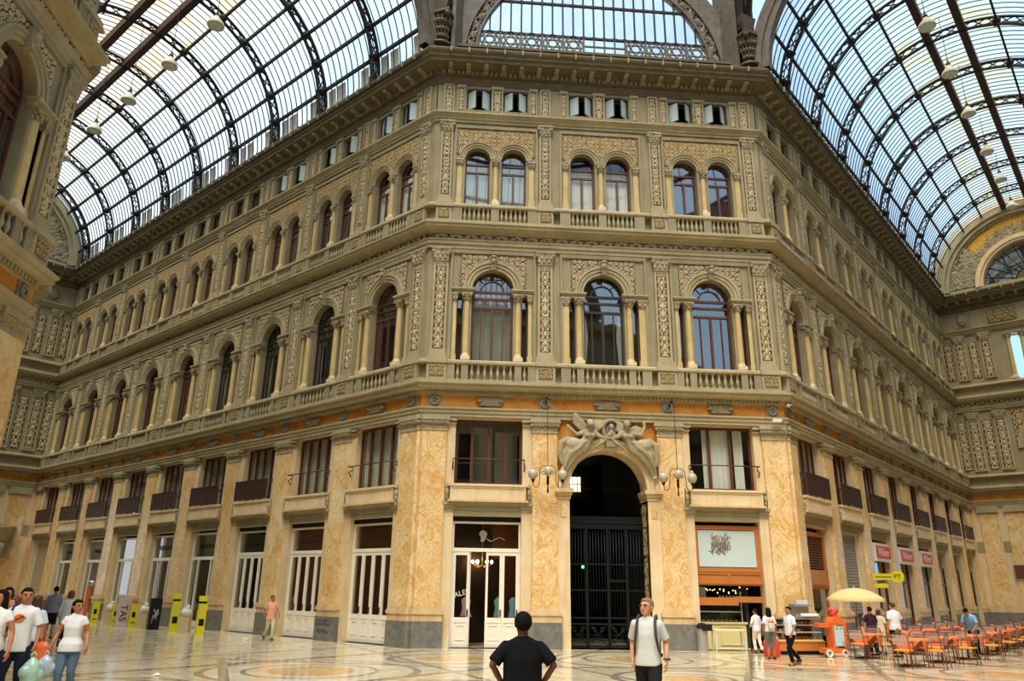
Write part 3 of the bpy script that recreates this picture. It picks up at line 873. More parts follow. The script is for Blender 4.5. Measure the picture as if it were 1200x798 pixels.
def mezz_window(fc, x, label, n_m, rail, mood):
    w = win(fc, x, 5.4, label); y0 = -DG + .25
    part('sill_panel', 'mzs', lambda mb: (mb.box(-1.34, 1.34, -.36, -.1, 4.86, 5.33), mb.frame(-1.34, 1.34, 4.86, 5.33, .07, -.385, -.35), mb.box(-1.40, 1.40, -.42, -.1, 5.33, 5.41)), M['pink'], w)
    part('drip_lip', 'mzl', lambda mb: mb.box(-1.42, 1.42, -.44, -.1, 4.79, 4.86), M['base_marble'], w)
    part('shop_lintel', 'mzli', lambda mb: mb.sweep([(.1, 4.33), (.20, 4.33), (.20, 4.5), (.24, 4.52), (.24, 4.66), (.38, 4.79), (.1, 4.79)], -1.2, 1.2), M['tan'], w)
    for s in (-1, 1):
        part('scroll_bracket', ('mzb', s), lambda mb: (mb.box(s * 1.40, s * 1.50, -.30, -.1, 4.82, 5.42), mb.ball((s * 1.45, -.32, 5.12), .07, .06, .13, 8, 6), mb.ball((s * 1.45, -.31, 4.95), .05, .05, .08, 8, 5), mb.ball((s * 1.45, -.31, 5.32), .045, .05, .07, 8, 5)), M['tan_light'], w)
        part('strip_capital', ('mzc', s), lambda mb: (mb.box(s * 1.19, s * 1.54, -.25, -.1, 4.5, 4.58), mb.box(s * 1.17, s * 1.57, -.29, -.1, 4.58, 4.68), mb.box(s * 1.15, s * 1.59, -.33, -.1, 4.68, 4.79)), M['tan_light'], w)
        part('jamb_capital', ('mzj', s), lambda mb: (mb.box(s * 1.20, s * 1.52, -.26, -.1, 7.55, 7.62), mb.box(s * 1.18, s * 1.54, -.32, -.1, 7.68, 7.82)), M['tan_light'], w)
    def sash(mb):
        mb.frame(-1.22, 1.22, 5.42, 7.78, .09, y0, y0 + .08)
        for k in range(1, n_m):
            xx = -1.22 + 2.44 * k / n_m; mb.box(xx - .05, xx + .05, y0 - .01, y0 + .07, 5.5, 7.7)
    part('window_frame', ('mzf', n_m), sash, M['wood'], w)
    part('glass_pane', ('mzg', mood), lambda mb: mb.panel(-1.18, 1.18, 5.48, 7.74, y0 + .04), M['clear'] if mood in ('pale', 'split') else M['glass'], w)
    def cur(mb, xa=-1.15, xb=1.15):
        n = int((xb - xa) / .055); vs = []
        for k in range(n + 1):
            xx = xa + (xb - xa) * k / n; yy = y0 + .2 + .03 * math.sin(k * 1.9)
            vs += [(xx, yy, 5.46), (xx, yy, 7.74)]
        mb.add(vs, [(2 * k, 2 * k + 2, 2 * k + 3, 2 * k + 1) for k in range(n)], True)
    if mood == 'split': part('curtain', 'mzsplit', lambda mb: (cur(mb, -.6, .42), cur(mb, .6, .95)), M['curtain'], w)
    elif mood == 'room': part('pale_room_wall', 'mzroom', lambda mb: (mb.box(-.55, .2, y0 + 1.4, y0 + 1.5, 5.4, 7.8), mb.box(.3, 1.15, y0 + 1.2, y0 + 1.3, 5.4, 7.6)), M['curtain_green'], w)
    elif mood != 'dark': part('curtain', ('mzcur', mood), cur, M['curtain_green'] if mood == 'pale' else M['curtain_green'], w)
    rl = part('railing', ('mzr', rail), lambda mb: (mb.tube([(-1.28, -.16, 6.28), (-1.28, -.44, 6.28), (1.28, -.44, 6.28), (1.28, -.16, 6.28)], .022, 6), [mb.tube([(s * 1.28, -.2, 6.2), (s * 1.28, -.4, 6.05), (s * 1.28, -.26, 5.9)], .025, 6) for s in (-1, 1)]), M['railing'], w)
    if rail == 'solid':
        part('railing_panel', 'mzrp', lambda mb: (mb.box(-1.26, 1.26, -.44, -.415, 5.46, 6.26), [mb.box(-1.26 + .42 * k - .012, -1.26 + .42 * k + .012, -.455, -.44, 5.46, 6.26) for k in range(7)]), M['railing'], rl)
    return w
# ------------------------------------------------------------------ shop fronts
DOOR_N = [0]


def door(fc, x, label, cat='shop front'):
    DOOR_N[0] += 1
    return empty('door_%d' % DOOR_N[0], FM[fc] @ Matrix.Translation((x, 0, 0)), label, cat, None, 'structure')


YS = -DG + .22


def shop_white(fc, x, label, open_leaf=None, sign=True, emblem=False):
    r = door(fc, x, label)
    part('frame', 'swf', lambda mb: (mb.box(-1.2, -1.13, YS, YS + .1, 0, 4.14), mb.box(1.13, 1.2, YS, YS + .1, 0, 4.14), mb.box(-1.2, 1.2, YS - .02, YS + .1, 4.07, 4.14), mb.box(-1.2, 1.2, YS - .02, YS + .1, 3.12, 3.24)), M['white'], r)
    part('roller_box', 'srb', lambda mb: mb.box(-1.2, 1.2, YS - .05, YS + .1, 4.16, 4.32), M['black'], r, label='black roller shutter box')
    part('transom_glass', 'swt', lambda mb: mb.panel(-1.13, 1.13, 3.24, 4.07, YS + .05), M['shopglass'], r)
    for k in range(4):
        xc = -1.13 + .565 * (k + .5)
        l = part('folding_door', 'swl', lambda mb: (mb.box(-.28, -.20, YS, YS + .06, .02, 3.12), mb.box(.20, .28, YS, YS + .06, .02, 3.12), mb.box(-.2, .2, YS, YS + .06, .02, .16), mb.box(-.2, .2, YS, YS + .06, .80, .96), mb.box(-.2, .2, YS, YS + .06, 3.0, 3.12), mb.box(-.2, .2, YS + .02, YS + .05, .16, .80), mb.frame(-.15, .15, .24, .72, .025, YS, YS + .03)), M['white'], r, (xc, 0, 0))
        part('glass_pane', 'swg', lambda mb: mb.panel(-.2, .2, .96, 3.0, YS + .03), M['shopglass'], l)
        part('handle', 'swh', lambda mb: mb.box(.215, .265, YS - .03, YS, 1.0, 1.22), M['railing'], l)
        if k == open_leaf:
            l.location = (xc - .24, .28 - YS * .0, 0); l.rotation_euler.z = -1.45
            l.location = (xc - .27 - .1, YS + .36, 0)
    if sign: part('window_lettering', 'swsig', lambda mb: None or [mb.box(-.55 + .12 * i, -.48 + .12 * i, YS + .03, YS + .04, 3.52, 3.60) for i in range(10)], M['black'], r)
    if emblem:
        part('etched_face_emblem', 'swemb', lambda mb: (mb.add([(-.12 + .14 * math.cos(a * PI / 9), YS + .03, 3.70 + .15 * math.sin(a * PI / 9)) for a in range(10)] + [(-.2, YS + .03, 3.62), (-.2, YS + .03, 3.46), (-.08, YS + .03, 3.46), (-.02, YS + .03, 3.6)], [tuple(range(14))]),
             mb.tube([(.0 + .06 * i, YS + .03, 3.55 + .06 * math.sin(i * .7 + 2.6)) for i in range(12)], .012, 5), mb.tube([(.0 + .05 * i, YS + .03, 3.52 + .05 * math.sin(i * .8 + 2.4)) for i in range(9)], .010, 5)), M['cartouche'], r, label='pale etched woman\'s face with flowing hair')
    part('shop_room', 'swr', lambda mb: (mb.box(-1.9, 1.9, 3.6, 3.7, 0, 4.6), mb.box(-2, -1.9, .3, 3.6, 0, 4.6), mb.box(1.9, 2, .3, 3.6, 0, 4.6), mb.box(-.9, -.2, 3.5, 3.6, .5, 2.8), mb.box(-1.9, 1.9, 3.2, 3.3, 3.0, 4.4)), M['interior_warm'], r)
    return r


def shop_pale(fc, x, label, word, inner):
    r = door(fc, x, label)
    part('frame', 'spf', lambda mb: (mb.frame(-1.2, 1.2, 0, 4.2, .09, YS, YS + .1), mb.box(-1.2, 1.2, YS, YS + .1, 2.98, 3.12), mb.box(-.62, -.54, YS, YS + .1, 0, 2.98), mb.box(.54, .62, YS, YS + .1, 0, 2.98), mb.box(-1.2, 1.2, YS + .02, YS + .08, 0, .3), mb.box(.62, 1.12, YS + .02, YS + .08, 0, .75)), M['white'], r)
    part('glass_pane', 'spg', lambda mb: (mb.panel(-1.11, 1.11, 3.12, 4.11, YS + .05), mb.panel(-.54, .54, .3, 2.98, YS + .05), mb.panel(-1.11, -.62, .3, 2.98, YS + .05), mb.panel(.62, 1.11, .75, 2.98, YS + .05)), M['shopglass'], r)
    part('display_back', ('spb', inner), lambda mb: (mb.box(-.7, 1.2, YS + .8, YS + .85, 0, 3.0), mb.box(-1.2, 1.2, YS + .55, YS + .6, 3.1, 4.2)), M[inner], r)
    if word: text('lettering', word, .30, M['black'], r, Matrix.Translation((0, YS + .03, 3.58)) @ RX90)
    return r


def shop_shutter(fc, x, label, m, half=False):
    r = door(fc, x, label)
    z0 = 1.1 if half else 0
    def sh(mb):
        z = z0
        while z < 4.3:
            mb.add([(-1.2, YS, z), (1.2, YS, z), (1.2, YS - .02, z + .06), (-1.2, YS - .02, z + .06), (1.2, YS, z + .118), (-1.2, YS, z + .118)], [(0, 1, 2, 3), (3, 2, 4, 5)])
            z += .12
    part('shutter_slats', ('shs', m, half), sh, M[m], r)
    part('guide_rail', 'shg', lambda mb: mb.box(-1.2, -1.12, YS - .06, YS + .05, 0, 4.3), M['offwhite'], r)
    part('guide_rail', 'shg2', lambda mb: mb.box(1.12, 1.2, YS - .06, YS + .05, 0, 4.3), M['offwhite'], r)
    if half: part('dark_window', 'shd', lambda mb: mb.box(-1.12, 1.12, YS + .05, YS + .1, 0, 1.1), M['woodblack'], r)
    return r


def shop_dark(fc, x, label, sign):
    r = door(fc, x, label)
    part('frame', 'sdf', lambda mb: (mb.frame(-1.2, 1.2, 0, 3.4, .08, YS, YS + .1), mb.box(-.05, .05, YS, YS + .1, 0, 2.4), mb.box(-1.2, 1.2, YS, YS + .1, 2.4, 2.5), mb.box(-1.1, 1.1, YS + .02, YS + .08, 0, .8)), M['wood'] if sign else M['offwhite'], r)
    part('glass_pane', 'sdg', lambda mb: (mb.panel(-1.1, 1.1, .8, 2.4, YS + .05), mb.panel(-1.1, 1.1, 2.5, 3.4, YS + .05)), M['glass'] if sign else M['shopglass'], r)
    part('recess', ('sdr', sign), lambda mb: mb.box(-1.2, 1.2, YS + .9, YS + 1, 0, 4.3), M['interior'] if sign else M['paleglass'], r)
    if sign:
        s = part('fascia_sign', 'sdsign', lambda mb: (mb.box(-1.18, 1.18, -.30, -.16, 3.32, 4.12)), M['offwhite'], r, label='red shop sign edged in white')
        part('red_panel', 'sdred', lambda mb: mb.box(-1.12, 1.12, -.315, -.30, 3.46, 4.00), M['red'], s)
        text('lettering', 'Wührer', .52, M['offwhite'], s, Matrix.Translation((0, -.316, 3.72)) @ RX90)
    return r


M['curtain_dim'] = mat('dim_grey_backing', lin(120, 124, 112), .8)
M['lampgrey'] = mat('pale_grey_enamel', lin(206, 200, 180), .5)
M['red'] = mat('red_sign', lin(206, 62, 62), .5)


def shop_wood(fc, x, label):
    r = door(fc, x, label)
    part('frame', 'sof', lambda mb: (mb.frame(-1.2, 1.2, 2.05, 4.15, .16, YS - .05, YS + .1), mb.box(-1.2, 1.2, YS - .05, YS + .1, 2.05, 2.75), mb.box(-1.2, -1.1, YS, YS + .1, 0, 2.05), mb.box(1.1, 1.2, YS, YS + .1, 0, 2.05)), M['orangewood'], r)
    part('blind', 'sob', lambda mb: [mb.box(-1.04, 1.04, YS + .02, YS + .05, 2.8 + .1 * k, 2.87 + .1 * k) for k in range(12)], M['slats'], r)
    part('glass_pane', 'sog', lambda mb: mb.panel(-1.1, 1.1, .4, 2.05, YS + .05), M['shopglass'], r)
    part('recess', 'sor', lambda mb: mb.box(-1.2, 1.2, YS + 1.3, YS + 1.4, 0, 4.3), M['interior'], r)
    return r


def shop_cafe(fc, x, label):
    r = door(fc, x, label)
    part('frame', 'caf', lambda mb: (mb.frame(-1.2, 1.2, 2.58, 4.18, .14, YS - .04, YS + .1), mb.box(-1.2, 1.2, YS - .02, YS + .1, 2.12, 2.62), [mb.frame(a, b, 2.17, 2.55, .05, YS - .05, YS) for a, b in ((-1.18, -.02), (.02, 1.18))]), M['orangewood'], r, label='varnished orange wood transom and panels')
    part('frosted_glass', 'cag', lambda mb: mb.panel(-1.06, 1.06, 2.75, 4.02, YS + .0), M['frost'], r)
    part('etched_tree', 'caet', lambda mb: [mb.tube([(-.25 + .42 * math.sin(k * 2.4) * (.3 + .5 * hsh(k, 1)), YS - .01, 3.1 + .75 * hsh(k, 4)), (-.25 + .5 * math.sin(k * 2.4 + .5) * (.3 + .6 * hsh(k, 2)), YS - .01, 3.2 + .75 * hsh(k, 5))], .012, 4) for k in range(60)], M['cartouche'], r)
    part('valance', 'cav', lambda mb: (mb.box(-1.2, .25, YS - .08, YS - .02, 1.46, 1.72), mb.box(.15, 1.2, YS + .02, YS + .08, 1.56, 1.76)), M['orangewood'], r)
    part('room', 'car', lambda mb: (mb.box(-1.95, 1.95, 4.4, 4.5, 0, 4.6), mb.box(-1.97, -1.9, .3, 4.4, 0, 4.6), mb.box(1.9, 1.97, .3, 4.4, 0, 4.6), mb.box(.62, .72, .3, 1.5, 0, 2.1)), M['interior'], r)
    for k in range(24):
        part('light_bulb', 'cabulb', lambda mb: mb.ball((0, 0, 0), .020, n=6, m=4), M['bulb2'], r, (-1.08 + .086 * k, YS + .45 + .3 * hsh(k, 1), 1.86 + .16 * hsh(k, 2) + (.05 if k > 18 else 0)))
    return r


# ------------------------------------------------------------------ the centre block and the two long arms
ORD = ['first', 'second', 'third', 'fourth', 'fifth', 'sixth', 'seventh', 'eighth', 'ninth', 'tenth']
BC = [2.385, 6.715, 11.03]; PC = [.36, 4.41, 9.02, 13.04]
BL = [2.39] + [6.425 + 4.05 * k for k in range(8)]; PL = [.38] + [4.40 + 4.05 * k for k in range(9)]
BR = [2.40] + [6.495 + 4.15 * k for k in range(7)]; PR = [.38] + [4.42 + 4.15 * k for k in range(8)]
LB = lambda u: DL - u

build_wall('wall_center', 'C', W, BC, BC[1], 'canted corner facade with the tall gated arch', T22, T22)
build_wall('wall_left', 'L', DL, [LB(u) for u in BL][::-1], None, 'long facade receding to the left of the canted corner', -1, T22)
build_wall('wall_right', 'R', DR, BR, None, 'long facade receding to the right of the canted corner', T22, -1)
build_wall('wall_near', 'F', W, BC, None, 'near canted facade at the left edge of the photo', 0, T22)
trims('C', W, T22, T22, 'the canted corner facade', BC, PC)
trims('L', DL, -1, T22, 'the left arm facade', [LB(u) for u in BL], [LB(u) for u in PL])
trims('R', DR, T22, -1, 'the right arm facade', BR, PR)
trims('F', W, 0, T22, 'the near facade at the left edge', BC[2:], PC[2:])


def bays(fc, where, BX, PX, f, near_n, miters):
    n = len(BX)
    for k, u in enumerate(BX):
        x = f(u); near = k < near_n or fc in 'CF'
        if fc == 'F' and k < 2: continue
        if fc == 'C': pos = ['beside the left corner', 'above the gated arch', 'beside the right corner'][k]
        elif fc == 'F': pos = 'next to the corner'
        else: pos = ORD[k] + ' bay from the corner'
        h = hsh(k + 3, {'C': 2, 'L': 5, 'R': 9, 'F': 4}[fc])
        md = ['pale', 'open', 'dark'][k] if fc == 'C' else ('open' if fc == 'L' and k in (1, 2, 3) else 'dark')
        piano_window(fc, x, 'arched second-storey window with columns, %s, %s' % (where, pos), fc == 'C' and k == 1, near, md)
        md = ['pale', 'white', 'dark'][k] if fc == 'C' else ('white' if h > .55 else 'dark')
        pair_window(fc, x, 'paired arched third-storey windows, %s, %s' % (where, pos), near, md)
        attic_window(fc, x, 'pair of small attic windows, %s, %s' % (where, pos), 'open' if fc == 'C' or (fc == 'L' and k < 3) else 'shut')
        if fc == 'C' and k == 1: continue
        md = ('room' if k == 0 else 'split') if fc == 'C' else ('pale' if fc == 'L' or k == 0 else 'dark')
        rail = 'bar' if fc == 'C' or (fc == 'L' and k < 2) else 'solid'
        mezz_window(fc, x, 'wide mezzanine window with railing, %s, %s' % (where, pos), (3 if k == 2 else 4) if fc == 'C' else 4, rail, md)
    for k, u in enumerate(PX):
        x = f(u)
        if fc == 'F' and k < 2: continue
        if fc == 'C': pos = ['at the left corner', 'left of the gated arch', 'right of the gated arch', 'at the right corner'][k]
        elif k == 0 or fc == 'F': pos = 'at the corner' if k in (0, 3) else 'inward of the corner'
        else: pos = ORD[k] + ' from the corner'
        pil_upper(fc, x, 9.94, None or 14.5, 13.92, 14.5, .285, .39, 'carved second-storey pilaster, %s, %s' % (where, pos), 'carved pilasters of the second storey', 'relief', 'p2') if False else None
        pil_upper(fc, x, 9.94, 14.5, 13.92, 14.5, .285, .39, 'carved second-storey pilaster, %s, %s' % (where, pos), 'carved pilasters of the second storey', 'relief', 'p2')
        pil_upper(fc, x, 16.43, 20.3, 19.82, 20.28, .235, .37, 'carved third-storey pilaster, %s, %s' % (where, pos), 'carved pilasters of the third storey', 'relief', 'p3')
        a = empty('attic_pilaster', FM[fc] @ Matrix.Translation((x, 0, 0)), 'short carved attic pilaster, %s, %s' % (where, pos), 'pilaster', 'short pilasters between the attic windows', 'structure')
        part('shaft', 'aps', lambda mb: mb.frame(-.22, .22, 20.7, 22.06, .07, -.42, -.3), M['tan_light'], a)
        part('carved_pattern', 'apr', lambda mb: relief(mb, -.16, .16, 20.78, 21.98, -.36, .05, .028, rel_v(.16)), M['relief'], a)
        for zz, dd, kk in ((9.17, .54, 'b1'), (15.62, .54, 'b3')):
            hwd = .36 if kk == 'b1' else .31
            b = empty('balustrade_pedestal', FM[fc] @ Matrix.Translation((x, 0, 0)), '%s pedestal block with carved panel, %s, %s' % ('lower balustrade' if kk == 'b1' else 'upper balustrade', where, pos), 'pedestal', 'pedestals of the %s balustrade' % ('lower' if kk == 'b1' else 'upper'), 'structure')
            part('block', ('pdb', kk), lambda mb: (mb.box(-hwd, hwd, -dd, -DU + .05, zz, zz + .60), mb.box(-hwd - .04, hwd + .04, -dd - .05, -DU + .05, zz + .60, zz + .78)), M['tan_light'], b)
            part('carved_pattern', ('pdr', kk), lambda mb: relief(mb, -hwd + .09, hwd - .09, zz + .09, zz + .54, -dd - .005, .05, .028, rel_2(.16)), M['relief_grey'], b)
        lab = 'yellow marble ground-floor pilaster, %s, %s' % (where, pos)
        if fc == 'C' and k in (0, 3):
            if k == 0: pil_ground(fc, .37, .47, lab, 'marble pilasters', None, (T22, 0))
            else: pil_ground(fc, 13.03, .47, lab, 'marble pilasters', None, (0, T22))
        elif k == 0 and fc == 'L': pil_ground(fc, DL - .37, .47, lab, 'marble pilasters', None, (0, T22))
        elif k == 0 and fc == 'R': pil_ground(fc, .37, .47, lab, 'marble pilasters', None, (T22, 0))
        elif fc == 'F' and k == 3: pil_ground(fc, 13.03, .47, lab, 'marble pilasters', None, (0, T22))
        else: pil_ground(fc, x, .455, lab, 'marble pilasters', 'pg')


bays('C', 'centre facade', BC, PC, lambda u: u, 3, None)
bays('L', 'left arm', BL, PL, LB, 5, None)
bays('R', 'right arm', BR, PR, lambda u: u, 4, None)
bays('F', 'near facade at the left edge', BC, PC, lambda u: u, 3, None)

# shop fronts
shop_white('C', BC[0], 'white folding shop doors with one leaf open, left of the gated arch', 1, False, True)
shop_cafe('C', BC[2], 'open cafe front with orange wood transom, right of the gated arch')
for k in range(3):
    shop_white('L', LB(BL[k]), 'closed white folding shop doors, left arm, %s bay from the corner' % ORD[k])
for k in (3, 4): shop_pale('L', LB(BL[k]), 'pale shop front lettered SEPHORA, left arm, %s bay from the corner' % ORD[k], 'SEPHORA', 'paleglass')
shop_pale('L', LB(BL[5]), 'pale shop front with small poster, left arm, sixth bay from the corner', '', 'paleglass')
shop_pale('L', LB(BL[6]), 'bright shop front with dark lettering, left arm, seventh bay from the corner', 'Nobile', 'frost')
shop_pale('L', LB(BL[7]), 'bright shop front with dark lettering, left arm, eighth bay from the corner', 'Nobile', 'frost')
shop_shutter('L', LB(BL[8]), 'shop front closed by a plain tan shutter, last bay of left arm', 'shutter_tan')
shop_wood('R', BR[0], 'shop front framed in orange wood with brown blind beside the right corner')
shop_shutter('R', BR[1], 'shop front with half lowered grey roller shutter, second bay of right arm', 'shutter', True)
for k in (2, 3, 4): shop_dark('R', BR[k], 'dark shop front under a red sign, right arm, %s bay from the corner' % ORD[k], True)
for k in (5, 6, 7): shop_dark('R', BR[k], 'narrow pale glass shop front, right arm, %s bay from the corner' % ORD[k], False)

# ------------------------------------------------------------------ the tall gated arch
px = BC[1]
po = empty('door_arch_surround', Matrix.Translation((px, 0, 0)), 'moulded stone arch around the tall iron gate', 'arch', None, 'structure')
part('archivolt', None, lambda mb: (mb.arc(0, 5.34, 1.42, 1.56, -DG - .06, .3, n=28), mb.arc(0, 5.34, 1.56, 1.70, -DG - .12, .1, n=28), mb.arc(0, 5.34, 1.70, 1.82, -DG - .20, .1, n=28)), M['pink'], po)
for s in (-1, 1):
    j = part('jamb', ('ptj', s), lambda mb: (mb.box(s * 1.42, s * 1.86, -DG - .08, .72, 1.0, 4.98), mb.box(s * 1.42, s * 1.92, -DG - .1, .72, 0, .84), mb.box(s * 1.42, s * 1.90, -DG - .09, .72, .84, 1.0)), M['pink'], po)
    part('impost', ('pti', s), lambda mb: (mb.box(s * 1.38, s * 1.88, -DG - .12, .72, 4.98, 5.1), mb.box(s * 1.34, s * 1.92, -DG - .18, .72, 5.1, 5.2), mb.box(s * 1.30, s * 1.96, -DG - .24, .72, 5.2, 5.34)), M['base_marble'], j)
    part('marble_inset', ('ptm', s), lambda mb: mb.box(s * 1.52, s * 1.76, -DG - .10, -DG, 4.35, 4.85), M['marble'], j)
part('carved_pattern', None, lambda mb: relief(mb, -.36, .36, .9, 4.9, 0, .06, .035, rel_v(.34)), M['relief_grey'], po, label='carved panel on the inner side of the jamb')
cp = [o for o in po.children if o.name.startswith('carved')][0]
cp.matrix_local = Matrix.Translation((1.405, .30, 0)) @ Matrix.Rotation(-PI / 2, 4, 'Z')
part('orange_ground', None, lambda mb: mb.add([(1.94 * s_, -DG - .015, z_) for s_, z_ in ((-1, 5.34), (1, 5.34), (1, 7.8), (-1, 7.8))], [(0, 1, 2, 3)]) if False else wall_row(mb, -1.94, 1.94, 5.36, 7.8, DG + .015, [(-1.75, 1.75, 5.36, 5.37, 1.75)], .01), M['orange'], po)
tun = empty('wall_passage', Matrix.Translation((px, 0, 0)), 'dark passage behind the iron gate', 'passage', None, 'structure')
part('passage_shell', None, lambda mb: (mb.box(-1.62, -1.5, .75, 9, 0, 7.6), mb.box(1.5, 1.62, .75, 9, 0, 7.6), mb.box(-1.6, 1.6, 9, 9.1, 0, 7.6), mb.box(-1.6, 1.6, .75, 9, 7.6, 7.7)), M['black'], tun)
part('lit_window', None, lambda mb: mb.panel(-.14, .58, 6.36, 7.06, 8.9), M['litwin'], tun, label='small bright barred window high in the passage')
part('window_bars', None, lambda mb: ([mb.box(-.14 + .18 * k - .015, -.14 + .18 * k + .015, 8.85, 8.88, 6.34, 7.08) for k in range(5)], mb.box(-.16, .6, 8.84, 8.88, 6.7, 6.73)), M['iron'], tun)
part('exit_lamp', None, lambda mb: mb.box(-.46, -.36, 3.0, 3.05, 2.70, 2.80), M['exitlamp'], tun, label='small green lamp')

gt = empty('door_gate', Matrix.Translation((px, .45, 0)), 'tall black iron gate closing the arched passage', 'gate', None, 'structure')
part('gate_frame', None, lambda mb: (mb.box(-1.42, 1.42, -.06, .06, 4.0, 4.2), mb.box(-1.42, 1.42, -.09, .09, 4.2, 4.28), [mb.box(x_ - .05, x_ + .05, -.05, .05, .02, 4.0) for x_ in (-1.37, -.72, .05, .72, 1.37)], [mb.box(-1.42, 1.42, -.03, .03, z_ - .03, z_ + .03) for z_ in (.06, .78, .98, 1.9, 2.78)], mb.box(.05, .72, -.045, .045, 2.18, 2.26), mb.box(-1.42, 1.42, -.02, .02, 4.28, 4.45)), M['iron'], gt)
for s in range(26):
    xx = -1.33 + s * 2.66 / 25
    part('gate_bar', 'gtb', lambda mb: mb.tube([(0, 0, .98), (0, 0, 4.0)], .014, 6), M['iron'], gt, (xx, 0, 0))
for s in range(4):
    xx = (-1.045, -.335, .385, 1.045)[s]
    part('scroll_panel', 'gts', lambda mb: [mb.tube([(sx * (.14 + (.13 - .008 * k) * math.cos(k * .5)), 0, .42 + sz * (.15 + (.13 - .008 * k) * math.sin(k * .5))) for k in range(15)], .014, 5) for sx in (-1, 1) for sz in (-1, 1)] + [mb.tube([(-.3, 0, .42), (.3, 0, .42)], .012, 5), mb.tube([(-.3, 0, .1), (.3, 0, .76)], .012, 5), mb.tube([(.3, 0, .1), (-.3, 0, .76)], .012, 5)], M['iron'], gt, (xx, 0, 0))

# ------------------------------------------------------------------ end walls of the arms
def end_wall(name, fc, label, arm):
    r = empty(name, FM[fc], label, 'wall', None, 'structure')
    c = W / 2
    part('wall_face', None, lambda mb: (wall_row(mb, 0, W, 0, 9, .2, [(c - 2.1, c + 2.1, 0, 4.8, 2.1)]), ), M['pink'], r)
    part('upper_wall', None, lambda mb: (wall_row(mb, 0, W, 9, 15.2, .25, [(c - 2.35, c + 2.35, 9.95, 11.6, 2.35)]), wall_row(mb, 0, W, 15.2, 20.4, .25, [(c - 2.35, c + 2.35, 16.5, 19.9, 0)]), wall_row(mb, 0, W, 20.4, 23.3, .3, [])), M['tan'], r)
    for s in (-1, 1):
        X = lambda a: c + s * (c - a)
        for a, b in ((.75, 1.85), (2.35, 3.45)):
            part('marble_panel', None, lambda mb: mb.box(X(a), X(b), -.27, -.15, 1.3, 7.3), M['marble'], r)
            part('capital', None, lambda mb: mb.box(X(a - .1), X(b + .1), -.36, -.15, 7.35, 7.8), M['tan_light'], r)
        part('stone_base', None, lambda mb: (mb.box(X(.3), X(4.3), -.30, -.1, .84, 1.3)), M['base_marble'], r)
        part('granite_plinth', None, lambda mb: (mb.box(X(.3), X(4.3), -.33, -.1, 0, .84)), M['granite'], r)
        part('stone_block', None, lambda mb: [mb.box(X(a), X(b), -.24, -.1, 4.75, 5.4) for a, b in ((.35, .72), (1.9, 2.3))], M['tan'], r)
        for fl, (z0, z1, hw) in enumerate(((10.2, 14.3, .28), (16.8, 20.1, .26))):
            for a in (.62, 1.42, 2.25, 3.08):
                q = part('carved_pattern', ('ewr', fl), lambda mb: relief(mb, -hw, hw, z0 + .1, z1 - .5, -.27, .08, .034, rel_v(hw)), M['relief'], r, (X(a), 0, 0), label='tall carved panel of foliage')
                if a in (1.42, 3.08):
                    part('pilaster_frame', ('ewp', fl), lambda mb: (mb.frame(-hw - .1, hw + .1, z0, z1 - .42, .1, -.36, -.2)), M['tan_light'], q)
                    part('capital', ('ewc', fl), lambda mb: cap_mesh(mb, hw + .04, -.36, z1 - .42, z1 + .1, .2), M['sculpt'], q)
        part('shield', ('ews', s), lambda mb: (mb.ball((0, -.36, 21.35), .38, .12, .46, 12, 7), mb.box(-.55, .55, -.34, -.3, 20.8, 21.95)), M['cartouche'], r, (X(1.9), 0, 0), label='oval coat of arms in a square panel')
        part('carved_pattern', ('ewa', s), lambda mb: relief(mb, -.9, .9, 20.8, 21.9, -.32, .12, .05, rel_2(.42)), M['relief_grey'], r, (X(4.4), 0, 0))
        for fl, (z0, z1) in enumerate(((9.95, 11.6), (16.5, 19.9))):
            for xx in (X(4.5), X(5.35)):
                column(r, xx, -.2, z0, z1 - .45, z1, .16, ('ew', fl))
    part('arch_moulding', None, lambda mb: (mb.arc(c, 11.6, 2.35, 2.6, -.33, 0, n=24), mb.arc(c, 11.6, 2.6, 2.85, -.40, 0, n=24), mb.arc(c, 4.8, 2.1, 2.4, -.3, 0, n=24)), M['tan_light'], r)
    part('carved_pattern', None, lambda mb: relief(mb, c - 2.9, c + 2.9, 11.7, 14.3, -.26, .08, .05, rel_2(.4), lambda px_, pz_: math.hypot(px_ - c, pz_ - 11.6) > 2.8), M['relief_gold'], r)
    part('glass_pane', None, lambda mb: (mb.panel(c - 2.35, c + 2.35, 9.9, 11.6, .1), half_disc(mb, c, 11.6, 2.35, .1, 24)), M['glass'], r)
    part('dark_backing', None, lambda mb: (mb.panel(c - 2.5, c + 2.5, 9.8, 14.2, .4)), M['curtain_dim'], r)
    part('window_bars', None, lambda mb: (mb.arc(c, 11.6, 2.2, 2.35, .05, .15, n=24), [mb.box(c + a - .05, c + a + .05, .05, .12, 9.95, 13.7) for a in (-1.6, -.8, 0, .8, 1.6)]), M['iron'], r)
    part('loggia_window', None, lambda mb: [mb.frame(a, b, 16.5, 19.9, .12, .3, .4) for a, b in ((c - 2.3, c - .8), (c - .8, c + .8), (c + .8, c + 2.3))], M['offwhite'], r)
    # the lunette under the vault
    l = part('lunette_base', None, lambda mb: mb.box(0, W, -.35, .3, 23.28, 23.75), M['tan_light'], r)
    part('lunette_arch', None, lambda mb: (mb.arc(c, 23.7, 5.2, 5.5, -.45, .3, n=40), mb.arc(c, 23.7, 5.5, 5.75, -.6, .3, n=40), mb.arc(c, 23.7, 5.75, 6.5, -.35, .3, n=40)), M['tan_light'], l)
    part('inner_arch', None, lambda mb: (mb.arc(c, 23.7, 3.0, 3.2, -.35, .5, n=32), mb.arc(c, 23.7, 3.2, 3.5, -.45, .3, n=32)), M['pink'], l)
